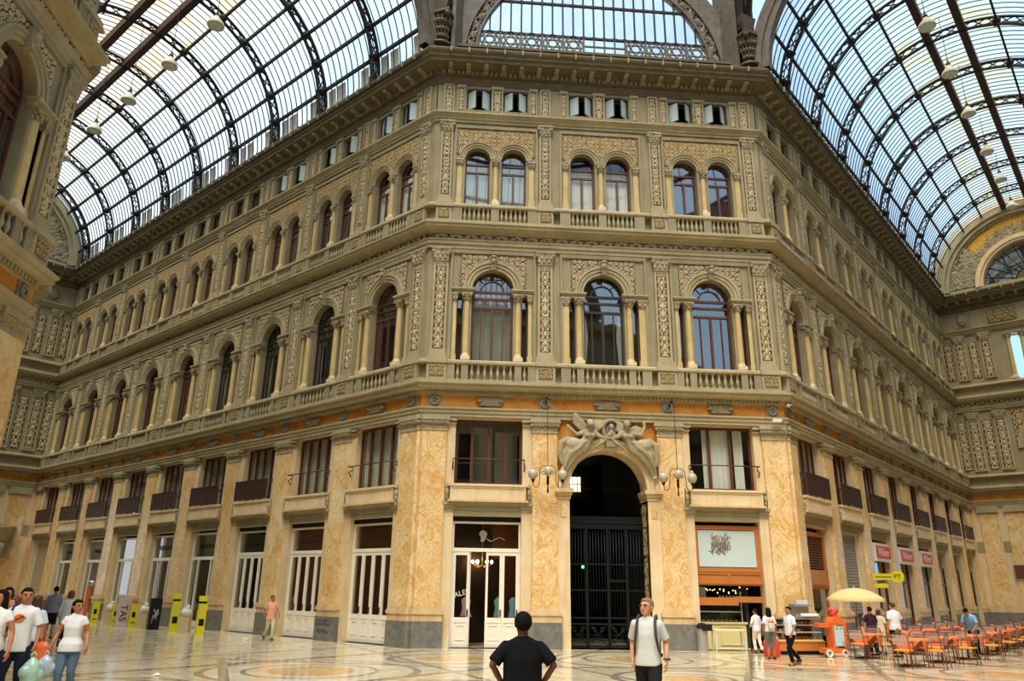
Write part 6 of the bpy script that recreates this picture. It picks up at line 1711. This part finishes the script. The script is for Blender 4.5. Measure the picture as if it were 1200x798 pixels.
def person(label, pos, heading, H, shirt, trousers, skin_, hair, hair_len=0, female=False, stout=1.0, arms=None, legs=None, lean=0, head_turn=0, leg_len='long', sleeve='short', vox=.014, hem=.86, face=False, head_tilt=0, shoes=True, hem_flare=0, neck='round', glasses=False, hair_puff=0):
    """faces local +Y.  arms: {side: (elbow, wrist, hand dir)}; legs: {side: (knee, ankle)}  in metres for a 1.75 m body; side -1 = the person's left"""
    k = H / 1.75
    o = empty('person', Matrix.Translation(pos) @ Matrix.Rotation(heading, 4, 'Z') @ Matrix.Scale(k, 4), label, 'person')
    LT = Matrix.Translation((0, 0, .93)) @ Matrix.Rotation(-math.radians(lean), 4, 'X') @ Matrix.Translation((0, 0, -.93))
    HT = LT @ Matrix.Translation((0, 0, 1.5)) @ Matrix.Rotation(math.radians(head_turn), 4, 'Z') @ Matrix.Rotation(-math.radians(head_tilt), 4, 'X') @ Matrix.Diagonal((1.10, 1.06, 1.02, 1)) @ Matrix.Translation((0, 0, -1.523))
    sh = (.168 if female else .192) * (1 + .35 * (stout - 1))
    A = {-1: ((-.225 - .0, -.02, 1.15), (-.235, .07, .90), (0, .15, -1)), 1: ((.225, -.02, 1.15), (.235, .07, .90), (0, .15, -1))}
    A.update(arms or {})
    G = {-1: ((-.095, .05, .50), (-.10, .0, .085)), 1: ((.095, .02, .50), (.10, -.02, .085))}
    G.update(legs or {})
    st = stout

    def hand(mb, wr, d, side):
        d = Vector(d).normalized(); n = Vector((-side, 0, 0)); n = (n - d * n.dot(d)).normalized(); l = d.cross(n).normalized()
        if l.y < 0: l = -l
        w0 = Vector(wr)
        for q in range(4):
            off = (q - 1.5) * .021
            kn = w0 + d * .088 + l * off
            limb(mb, [w0 + l * off * .6 + d * .01, kn], [.016, .0145], 7)
            ln = (.062, .075, .070, .054)[3 - q]
            p1 = kn + d * ln * .55 + n * .012; p2 = p1 + (d * .7 + n * .7).normalized() * ln * .5
            limb(mb, [kn, p1, p2], [.0115, .0105, .009], 7)
        b = w0 + d * .03 + l * .034
        limb(mb, [w0 + d * .012 + l * .015, b, b + (d * .8 + l * .5 + n * .3).normalized() * .04, b + (d + l * .2 + n * .5).normalized() * .072], [.017, .015, .012, .010], 7)

    def body(mb):
        # legs
        for s in (-1, 1):
            kn, an = G[s]
            limb(mb, [(s * .09, 0, .90), (s * .095 + (kn[0] - s * .095) * .4, kn[1] * .4, .74), kn, (kn[0] * .45 + an[0] * .55, kn[1] * .45 + an[1] * .55 - .015, (kn[2] * .55 + an[2] * .45)), an], [.085, .078, .055, .054, .036])
            limb(mb, [(an[0], an[1] - .02, .05), (an[0] + s * .02, an[1] + .13, .035)], [.042, .035], 8)
        loft(mb, [(0, 0, .86, .14, .10), (0, 0, .95, .155 * st, .105 * st), (0, .01 * st, 1.08, .135 * st, .095 * st), (0, 0, 1.2, .14 * st, .10 * st)])
        mb.T = LT
        loft(mb, [(0, 0, 1.05, .135 * st, .09 * st), (0, 0, 1.28, .15 * st, .105), (0, -.01, 1.40, sh * .95, .085), (0, -.01, 1.47, sh * .45, .06), (0, 0, 1.50, .05, .05)])
        for s in (-1, 1):
            e, w_, d = A[s]
            limb(mb, [(s * sh * .90, -.01, 1.395), ((s * sh + e[0]) / 2, e[1] / 2, (1.41 + e[2]) / 2), e, ((e[0] + w_[0]) / 2, (e[1] + w_[1]) / 2, (e[2] + w_[2]) / 2), w_], [.055, .047 * (.8 + .2 * st), .039, .036, .026])
            hand(mb, w_, d, s)
        mb.T = HT
        limb(mb, [(0, -.015, 1.44), (0, .0, 1.57)], [.058 if not female else .048, .052 if not female else .044])
        mb.ball((0, -.005, 1.655), .076, .095, .098, 14, 10)                # skull
        loft(mb, [(0, .045, 1.525, .026, .022), (0, .04, 1.545, .045, .05), (0, .03, 1.59, .062, .068), (0, .022, 1.65, .068, .078), (0, .02, 1.70, .062, .07)], 14)   # face and jaw
        limb(mb, [(0, .098, 1.655), (0, .112, 1.622), (0, .102, 1.610)], [.010, .0145, .013], 8)
        for s in (-1, 1):
            mb.ball((s * .077, -.005, 1.635), .012, .022, .032, 8, 6)
            mb.ball((s * .030, .082, 1.672), .018, .012, .010, 8, 5)
        mb.T = None
    remesh('body', body, vox, SK[skin_], o, 2)

    # face details
    if face:
        for s in (-1, 1):
            e = part('eye', None, lambda mb: (setattr(mb, 'T', HT), mb.ball((s * .030, .094, 1.648), .0125, .008, .0065, 8, 5)), M['eye'], o)
            part('eyebrow', None, lambda mb: (setattr(mb, 'T', HT), mb.tube([(s * .014, .100, 1.668), (s * .03, .100, 1.673), (s * .048, .088, 1.667)], .0045, 5)), HR[hair], o)
        part('mouth', None, lambda mb: (setattr(mb, 'T', HT), mb.tube([(-.027, .086, 1.582), (-.012, .098, 1.577), (0, .1, 1.576), (.012, .098, 1.577), (.027, .086, 1.582)], [.003, .006, .0065, .006, .003], 6)), M['lip_skin'], o)
    if glasses:
        part('spectacles', None, lambda mb: (setattr(mb, 'T', HT), [mb.tube([(s * .033 + .024 * math.cos(2 * PI * i / 14), .106, 1.648 + .017 * math.sin(2 * PI * i / 14)) for i in range(14)], .003, 5, True) for s in (-1, 1)], [mb.tube([(s * .057, .104, 1.65), (s * .080, .06, 1.652), (s * .083, -.01, 1.648)], .003, 5) for s in (-1, 1)], mb.tube([(-.01, .107, 1.65), (.01, .107, 1.65)], .003, 5)), M['specs'], o)

    def hairs(mb):
        mb.T = HT
        mb.ball((0, -.018 - hair_puff * .3, 1.672), (.088 if hair_len else .083) + hair_puff, .098 + hair_puff, .098 + hair_puff, 14, 8)
        mb.ball((0, .03, 1.722), .064, .06, .038, 12, 6)
        if hair_len == 3:
            mb.ball((0, -.135, 1.62), .035, .05, .05, 10, 6); limb(mb, [(0, -.14, 1.6), (0, -.16, 1.5)], [.04, .022], 8)
        elif hair_len:
            z1 = {1: 1.54, 2: 1.32}[hair_len]
            loft(mb, [(0, -.045, z1, .085, .04), (0, -.045, (z1 + 1.6) / 2, .10, .055), (0, -.03, 1.60, .096, .075), (0, -.01, 1.69, .08, .08)])
    remesh('hair', hairs, vox, HR[hair], o, 2)

    # clothing
    def top_(mb):
        mb.T = LT
        f = hem_flare + .014
        loft(mb, [(0, 0, hem, .165 * st + f, .12 * st + f), (0, 0, hem + .02, .166 * st + f, .122 * st + f), (0, 0, .98, .160 * st + f * .9, .120 * st + f * .9), (0, .005, 1.08, (.150 if female else .162) * st, (.115 if female else .12) * st), (0, .012 if female else 0, 1.26, .162 * st, .125 * (.5 + .5 * st)), (0, -.005, 1.38, sh * 1.02, .105), (0, -.01, 1.44, sh * .86, .082), (0, -.008, 1.485, sh * .42, .068), (0, -.005, 1.50, .066, .062)], 20)
        for s in (-1, 1):
            e, w_, d = A[s]
            S_ = Vector((s * sh * .88, -.01, 1.392)); E_ = Vector(e); W_ = Vector(w_)
            if sleeve == 'cap': P = [S_, S_ + (E_ - S_) * .42]; R_ = [.064, .064]
            elif sleeve == 'short': P = [S_, S_ + (E_ - S_) * .5, S_ + (E_ - S_) * .86]; R_ = [.064, .066 * (.7 + .3 * st), .068 * (.7 + .3 * st)]
            else: P = [S_, (S_ + E_) / 2, E_, (E_ + W_) / 2, W_ - (W_ - E_).normalized() * .02]; R_ = [.064, .060, .054, .05, .042]
            mb.tube(P, R_, 12); mb.ball(S_, R_[0], n=10, m=6)
            if sleeve == 'long': mb.ball(E_, .054, n=10, m=6)
    remesh('shirt', top_, vox * 1.05, CL[shirt], o, 1)

    def legs_(mb):
        loft(mb, [(0, 0, .80, .155 * (.6 + .4 * st), .105), (0, 0, .88, .168 * (.55 + .45 * st), .118 * (.6 + .4 * st)), (0, 0, .98, .160 * st, .116 * st), (0, 0, 1.02, .152 * st, .112 * st)])
        for s in (-1, 1):
            kn, an = [Vector(q) for q in G[s]]
            t_ = {'long': .93, 'capri': .52, 'knee': .06, 'calf': .72}[leg_len]
            end = kn + (an - kn) * t_
            P = [Vector((s * .088, 0, .88)), Vector((s * .09 + (kn.x - s * .09) * .5, kn.y * .5, .70)), kn, kn + (an - kn) * t_ * .5, end]
            w_ = .082 if leg_len in ('knee',) else .068
            mb.tube(P, [.105 * (.6 + .4 * st), .094, max(.074, w_), .068, .066], 12)
            mb.ball(P[0], .10, n=10, m=6); mb.ball(kn, .074, n=10, m=6)
    remesh('trousers', legs_, vox * 1.05, CL[trousers], o, 1)
    if shoes:
        for s in (-1, 1):
            kn, an = G[s]; f = Vector((an[0], an[1], an[2] - .085))
            remesh('shoe', lambda mb: (mb.box(f.x - .042, f.x + .042, f.y - .07, f.y + .18, f.z + .002, f.z + .022), mb.ball((f.x, f.y + .10, f.z + .035), .046, .10, .036, 10, 6), mb.ball((f.x, f.y - .02, f.z + .05), .044, .062, .05, 10, 6)), .012, M['shoe'], o, 1)
    return o


def at(x, y, D):
    """point D metres (horizontally) from the camera in the direction of picture point x, y"""
    d = Fv + Rv * ((x - 600) / 875.35) - Uv * ((y - 399) / 875.35)
    d = d / math.hypot(d.x, d.y)
    return Vector((1.04805945, -27.03726945, 1.94033334)) + d * D


def flat(v): return Vector((v.x, v.y, 0))


Rv, Uv, Fv = Vector((.99644552, -.08306816, .01400031)), Vector((-.03935201, -.31206163, .94924652)), Vector((.0744832, .94642338, .31422131))
toward = math.pi        # heading that faces the camera

p = at(613, 717, 8.6)
person('heavy-set person in black t-shirt seen from behind, hands on hips', flat(p), -.03, p.z, 'black', 'black', 'dark', 'black', 0, False, 1.32,
       arms={-1: ((-.335, -.08, 1.21), (-.215, .05, 1.0), (.75, .45, -.35)), 1: ((.335, -.08, 1.21), (.215, .05, 1.0), (-.75, .45, -.35))}, vox=.011, hem=.84, head_turn=4, hair_puff=.010)
p2 = at(757, 700, 11.9)
person('smiling man with glasses in white t-shirt and dark trousers wearing a backpack', flat(p2), toward - .42, p2.z, 'offwhite', 'charcoal', 'light', 'fair', 0, False, 1.02,
       arms={-1: ((-.245, -.08, 1.17), (-.255, .02, .93), (.05, .25, -1)), 1: ((.235, -.10, 1.17), (.22, -.02, .93), (0, .2, -1))}, legs={-1: ((-.10, .16, .52), (-.10, .10, .085)), 1: ((.10, -.05, .50), (.10, -.28, .12))}, vox=.010, hem=.86, face=True, head_turn=-22, head_tilt=-6, glasses=True)
T_ = Matrix.Translation(flat(p2)) @ Matrix.Rotation(toward - .42, 4, 'Z') @ Matrix.Scale(p2.z / 1.75, 4)
o = empty('backpack', T_, 'dark backpack on the back of the smiling man in white t-shirt', 'backpack')
remesh('bag', lambda mb: loft(mb, [(0, -.21, .98, .13, .06), (0, -.23, 1.05, .15, .085), (0, -.23, 1.30, .15, .085), (0, -.21, 1.42, .12, .06)]), .016, M['strap'], o, 2)
for s in (-1, 1): part('shoulder_strap', None, lambda mb: [mb.bar(a, b, .045, .010) for a, b in zip(Q, Q[1:])] if False else mb.tube([(s * .115, -.14, 1.43), (s * .12, -.08, 1.508), (s * .122, .02, 1.492), (s * .127, .105, 1.40), (s * .140, .150, 1.25), (s * .165, .12, 1.08), (s * .19, .0, .98), (s * .17, -.15, 1.0)], [.018, .02, .021, .021, .02, .016, .012, .012], 6), M['strap'], o)
o = top('wristwatch', lambda mb: mb.tube([(-.255 + .043 * math.cos(a), .02 + .043 * math.sin(a), .955) for a in [2 * PI * i / 12 for i in range(12)]], .011, 6, True), M['black'], 'dark watch on the wrist of the smiling man', 'watch', T_)

p3 = at(34, 688, 15.2); hd = toward + .12
person('young man in white t-shirt with orange round print and dark jeans', flat(p3), hd, p3.z, 'white', 'darkjeans', 'tan', 'black', 0, False, 1.0,
       arms={1: ((.27, .02, 1.17), (.16, .22, 1.06), (-.6, .75, .1)), -1: ((-.26, -.03, 1.16), (-.275, .05, .92), (0, .12, -1))}, legs={1: ((.11, .10, .50), (.12, .02, .085)), -1: ((-.10, .0, .50), (-.10, -.16, .09))}, vox=.011, hem=.82, face=True, head_turn=28)
T_ = Matrix.Translation(flat(p3)) @ Matrix.Rotation(hd, 4, 'Z') @ Matrix.Scale(p3.z / 1.75, 4)
pm = [o for o in COL.objects if o.get('label', '').startswith('young man in white')][0]
def badge(mb, r0, yy):
    vs = [(0 + r0 * math.cos(2 * PI * i / 20), yy, 1.30 + r0 * .85 * math.sin(2 * PI * i / 20)) for i in range(20)]; vs += [(a, yy + .03, c) for a, b, c in vs]
    mb.add(vs, [tuple(range(19, -1, -1)), tuple(range(20, 40))] + [(i, (i + 1) % 20, 20 + (i + 1) % 20, 20 + i) for i in range(20)])
part('chest_print', None, lambda mb: badge(mb, .068, .108), M['orangepaint'], pm, label='orange round print')
part('chest_lettering', None, lambda mb: [mb.box(-.10 + .026 * i, -.083 + .026 * i, .136, .142, 1.285 + .02 * math.sin(i), 1.315 + .02 * math.sin(i)) for i in range(8)] and None, M['specs'], pm)
o = empty('shoulder_bag', T_, 'dark blue shoulder bag of the young man with orange print', 'bag')
part('strap', None, lambda mb: mb.tube([(.13, -.10, 1.47), (.135, .0, 1.505), (.145, .10, 1.40), (.16, .145, 1.25), (.19, .13, 1.08), (.22, .05, .99)], .018, 6), M['navy'], o)
remesh('pouch', lambda mb: loft(mb, [(.30, -.02, .86, .10, .05), (.30, -.02, .9, .12, .06), (.30, -.02, 1.05, .12, .06), (.30, -.02, 1.08, .1, .04)]), .014, M['navy'], o, 2)


def plastic_bag(label, T, m, w_, h):
    o = empty('plastic_bag', T, label, 'bag'); w_ *= .82; h *= .95
    remesh('pouch', lambda mb: (loft(mb, [(0, 0, -h, w_ * .55, .06), (0, 0, -h * .92, w_ * .9, .10), (.01, 0, -h * .6, w_, .12), (0, 0, -h * .35, w_ * .8, .09), (0, 0, -h * .2, w_ * .4, .05), (0, 0, -h * .12, w_ * .15, .03)]), mb.ball((.06, .05, -h * .6), .1), mb.ball((-.08, -.04, -h * .7), .1)), .016, m, o, 2)
    part('handle', None, lambda mb: mb.tube([(-.03, 0, -h * .15), (-.03, 0, -.02), (0, 0, .02), (.03, 0, -.02), (.03, 0, -h * .15)], .012, 6), m, o)
    return o


M['bag_blue'] = mat('pale_blue_plastic', lin(186, 200, 214), .35); M['bag_green'] = mat('pale_green_plastic', lin(150, 186, 166), .35); M['bag_white'] = mat('white_plastic', lin(206, 216, 224), .35)
plastic_bag('pale green plastic bag hanging from the young man\'s hand', T_ @ Matrix.Translation((-.30, .10, .80)), M['bag_green'], .17, .46)

p4 = at(93, 702, 15.9); hd4 = toward + .05
person('woman in white blouse and rolled jeans with dark hair tied back', flat(p4), hd4, p4.z, 'white', 'jeans', 'tan', 'black', 3, True, .98,
       arms={1: ((.25, .0, 1.17), (.29, .12, .95), (0, .1, -1)), -1: ((-.24, -.05, 1.17), (-.31, .10, .94), (-.15, .1, -1))}, legs={1: ((.09, .10, .50), (.09, .05, .085)), -1: ((-.08, .0, .50), (-.08, -.14, .10))}, vox=.012, hem=.84, face=True, head_turn=48, leg_len='calf', sleeve='cap', hem_flare=.035)
T_ = Matrix.Translation(flat(p4)) @ Matrix.Rotation(hd4, 4, 'Z') @ Matrix.Scale(p4.z / 1.75, 4)
plastic_bag('pale blue plastic bag carried by the woman in rolled jeans', T_ @ Matrix.Translation((.31, .17, .845)), M['bag_blue'], .17, .42)

p = at(3, 690, 14.6)
person('woman with long dark hair in white top cut by the left edge', flat(p), toward + .1, p.z, 'white', 'darkjeans', 'tan', 'black', 2, True, 1.0, arms={-1: ((-.25, -.02, 1.15), (-.29, .08, .90), (0, .1, -1))}, vox=.012, face=True, head_turn=-15, sleeve='cap')
p = at(11.5, 687.5, 20); person('person with short dark hair and orange collar, behind the long-haired woman', flat(p), toward + .3, p.z, 'orange', 'darkjeans', 'tan', 'black', 1, False, 1.0, vox=.016)
p = at(19, 699, 18.5); person('person with red-brown hair, half hidden behind the young man\'s shoulder', flat(p), toward - .6, p.z, 'plum', 'charcoal', 'light', 'red', 1, True, 1.0, vox=.016)
p = at(46, 697, 18.2); person('woman in pale blue sleeves with dark hair behind the young man\'s other shoulder', flat(p), .25, p.z, 'paleblue', 'darkjeans', 'tan', 'brown', 2, True, .95, vox=.016)
o = empty('plastic_bag', Matrix.Translation(flat(p) + Vector((.26, -.02, .42))), 'orange carrier bag between the young man and the striped shirt', 'bag')
remesh('pouch', lambda mb: loft(mb, [(0, 0, 0, .13, .06), (0, 0, .05, .15, .08), (0, 0, .32, .14, .07), (0, 0, .40, .08, .03)]), .016, M['orangepaint'], o, 2)
part('handle', None, lambda mb: mb.tube([(-.05, 0, .38), (-.04, 0, .52), (.04, 0, .52), (.05, 0, .38)], .01, 6), M['orangepaint'], o)
person('man in striped shirt and dark shorts walking away', Vector((-12.85, 2.4, 0)), .35, 1.77, 'striped', 'charcoal', 'tan', 'black', 0, False, 1.08, vox=.02, leg_len='knee', sleeve='long', legs={-1: ((-.09, .08, .50), (-.09, -.05, .085)), 1: ((.09, .0, .5), (.10, -.18, .12))})
p = at(85, 691.5, 27); person('woman with red-brown hair in pale blouse walking away', flat(p), .1, p.z, 'offwhite', 'charcoal', 'light', 'red', 1, True, 1.12, vox=.02, sleeve='long', hem=.80)
person('man in pale pink shirt and khaki trousers walking by the plinth', Vector((-5.35, 2.9, 0)), toward + .5, 1.55, 'pinkshirt', 'khaki', 'tan', 'brown', 0, False, 1.0, vox=.018, head_turn=14, hem=.76, sleeve='short', face=True,
       arms={-1: ((-.26, .0, 1.17), (-.30, .16, .96), (-.1, .4, -1)), 1: ((.24, -.12, 1.18), (.25, -.10, .93), (0, 0, -1))}, legs={-1: ((-.09, .14, .50), (-.09, .12, .085)), 1: ((.09, -.02, .48), (.12, -.34, .16))})
person('woman all in white walking into the cafe', Vector((11.40, -1.15, 0)), .35, 1.40, 'white', 'cream', 'tan', 'black', 0, True, 1.08, vox=.018, sleeve='long', hem=.84, arms={-1: ((-.27, -.03, 1.17), (-.20, .14, 1.02), (.5, .6, -.3))}, legs={-1: ((-.08, .10, .50), (-.07, .06, .085)), 1: ((.08, -.03, .5), (.10, -.16, .11))})
pb = Vector((10.95, -3.3, 0)); person('woman with long black hair in grey knee breeches seen from behind', pb, -.05, 1.48, 'white', 'greygreen', 'tan', 'black', 2, True, 1.0, vox=.016, leg_len='capri', hem=.92)
o = empty('backpack', Matrix.Translation(pb) @ Matrix.Rotation(-.05, 4, 'Z') @ Matrix.Scale(.846, 4), 'small grey backpack with yellow top worn by the long-haired woman', 'backpack')
remesh('bag', lambda mb: loft(mb, [(0, -.20, 1.0, .10, .05), (0, -.22, 1.04, .12, .07), (0, -.22, 1.20, .12, .07), (0, -.20, 1.25, .10, .05)]), .016, M['pinkpaint'], o, 2)
remesh('lid', lambda mb: loft(mb, [(0, -.21, 1.22, .125, .075), (0, -.21, 1.30, .11, .065), (0, -.20, 1.35, .05, .03)]), .016, M['yellowstone'] if 'yellowstone' in M else M['brass'], o, 1)
o = top('red_bag', lambda mb: loft(mb, [(0, 0, 0, .24, .12), (0, 0, .1, .27, .15), (0, 0, .46, .25, .13), (0, 0, .56, .18, .07)]), M['redpaint'], 'large red bag standing behind the long-haired woman', 'bag', Matrix.Translation((11.28, -2.55, 0)))
person('man in pale striped shirt and black trousers striding past the stall', Vector((10.75, -5.2, 0)), PI / 2 + .35, 1.55, 'palestripe', 'black', 'tan', 'black', 0, False, 1.0, vox=.014, face=True, sleeve='short', hem=.88,
       arms={1: ((.23, -.06, 1.16), (.25, .06, .93), (0, .2, -1)), -1: ((-.23, .02, 1.16), (-.24, .18, .95), (0, .4, -1))}, legs={-1: ((-.09, .20, .50), (-.09, .08, .085)), 1: ((.09, -.02, .48), (.10, -.38, .17))})
p = at(1018, 710.5, 29.0); person('person in dark t-shirt seen from behind under the umbrella', flat(p), .1, p.z, 'plum', 'charcoal', 'tan', 'black', 0, False, 1.1, vox=.018, arms={-1: ((-.27, .05, 1.18), (-.30, .2, 1.0), (-.3, .8, -.5))})
p = at(1028.5, 713.5, 29.8); person('person in beige top between the two men under the umbrella', flat(p), -.5, p.z, 'beige', 'khaki', 'tan', 'brown', 1, True, 1.0, vox=.018)
p = at(1044.5, 705.5, 28.6); person('man in white shirt and black trousers seen from behind beside the umbrella', flat(p), .15, p.z, 'white', 'black', 'light', 'brown', 0, False, 1.22, vox=.018, arms={1: ((.28, .0, 1.17), (.25, .18, 1.02), (-.3, .8, -.3))})
person('man in light blue shirt and dark trousers bending over a cafe table', RW(2.2, 4.95), PI * .75 - .2, 1.62, 'skyblue', 'black', 'tan', 'black', 0, False, 1.05, vox=.016, lean=28, head_tilt=22, sleeve='short', hem=.92,
       arms={-1: ((-.24, .12, 1.18), (-.16, .32, 1.06), (.2, 1, -.2)), 1: ((.24, .12, 1.18), (.16, .32, 1.06), (-.2, 1, -.2))}, legs={-1: ((-.10, .08, .5), (-.10, .04, .085)), 1: ((.10, .0, .5), (.10, -.14, .09))})
# ------------------------------------------------------------------ camera, light, sky
cam = bpy.data.cameras.new('camera'); cam.sensor_width = 36; cam.sensor_fit = 'HORIZONTAL'; cam.lens = 36 * 875.35 / 1200
cam.clip_end = 400; cam.clip_start = .1
co = bpy.data.objects.new('camera', cam); COL.objects.link(co)
Rv, Uv, Fv = Vector((.99644552, -.08306816, .01400031)), Vector((-.03935201, -.31206163, .94924652)), Vector((.0744832, .94642338, .31422131))
mm = Matrix.Identity(4)
mm.col[0][:3] = Rv; mm.col[1][:3] = Uv; mm.col[2][:3] = -Fv; mm.col[3][:3] = (1.04805945, -27.03726945, 1.94033334)
co.matrix_world = mm
SC.camera = co

w = bpy.data.worlds.new('sky'); SC.world = w; w.use_nodes = True
nt = w.node_tree; bg = nt.nodes['Background']
tc = nt.nodes.new('ShaderNodeTexCoord')
sp = nt.nodes.new('ShaderNodeSeparateXYZ'); nt.links.new(tc.outputs['Generated'], sp.inputs[0])
no = nt.nodes.new('ShaderNodeTexNoise'); no.inputs['Scale'].default_value = 3.2; no.inputs['Detail'].default_value = 5; nt.links.new(tc.outputs['Generated'], no.inputs['Vector'])
def wm(op, a, b):
    x = nt.nodes.new('ShaderNodeMath'); x.operation = op
    for sck, v in zip(x.inputs, (a, b)):
        if isinstance(v, bpy.types.NodeSocket): nt.links.new(v, sck)
        else: sck.default_value = v
    return x.outputs[0]
fac = wm('ADD', wm('MULTIPLY', sp.outputs[0], -.85), wm('MULTIPLY', no.outputs[0], .9))
rp = nt.nodes.new('ShaderNodeValToRGB'); nt.links.new(fac, rp.inputs[0])
e = rp.color_ramp.elements; e[0].position = .0; e[0].color = (.36, .60, .86, 1); e[1].position = .85; e[1].color = (1.0, 1.0, 1.0, 1)
q = e.new(.42); q.color = (.62, .80, .96, 1)
nt.links.new(rp.outputs[0], bg.inputs[0]); bg.inputs[1].default_value = .78
SKY = bg.inputs[1]

def sun(name, direction, strength, ang, col):
    l = bpy.data.lights.new(name, 'SUN'); l.energy = strength; l.angle = math.radians(ang); l.color = col
    o = bpy.data.objects.new(name, l); COL.objects.link(o)
    o.rotation_euler = (-Vector(direction)).to_track_quat('-Z', 'Y').to_euler()
    o.location = (6, -16, 40); return o
sun('sun_through_the_roof', (-.10, -.45, .90), 3.7, 38, (1, .955, .87))

SC.view_settings.view_transform = 'Standard'; SC.view_settings.look = 'None'
SC.view_settings.gamma = 1; SC.view_settings.use_curve_mapping = False
SC.view_settings.exposure = 1.0
cy = SC.cycles
cy.use_denoising = True
cy.max_bounces = 6; cy.diffuse_bounces = 3; cy.glossy_bounces = 3; cy.transmission_bounces = 3; cy.transparent_max_bounces = 10
cy.caustics_reflective = False; cy.caustics_refractive = False; cy.sample_clamp_indirect = 6
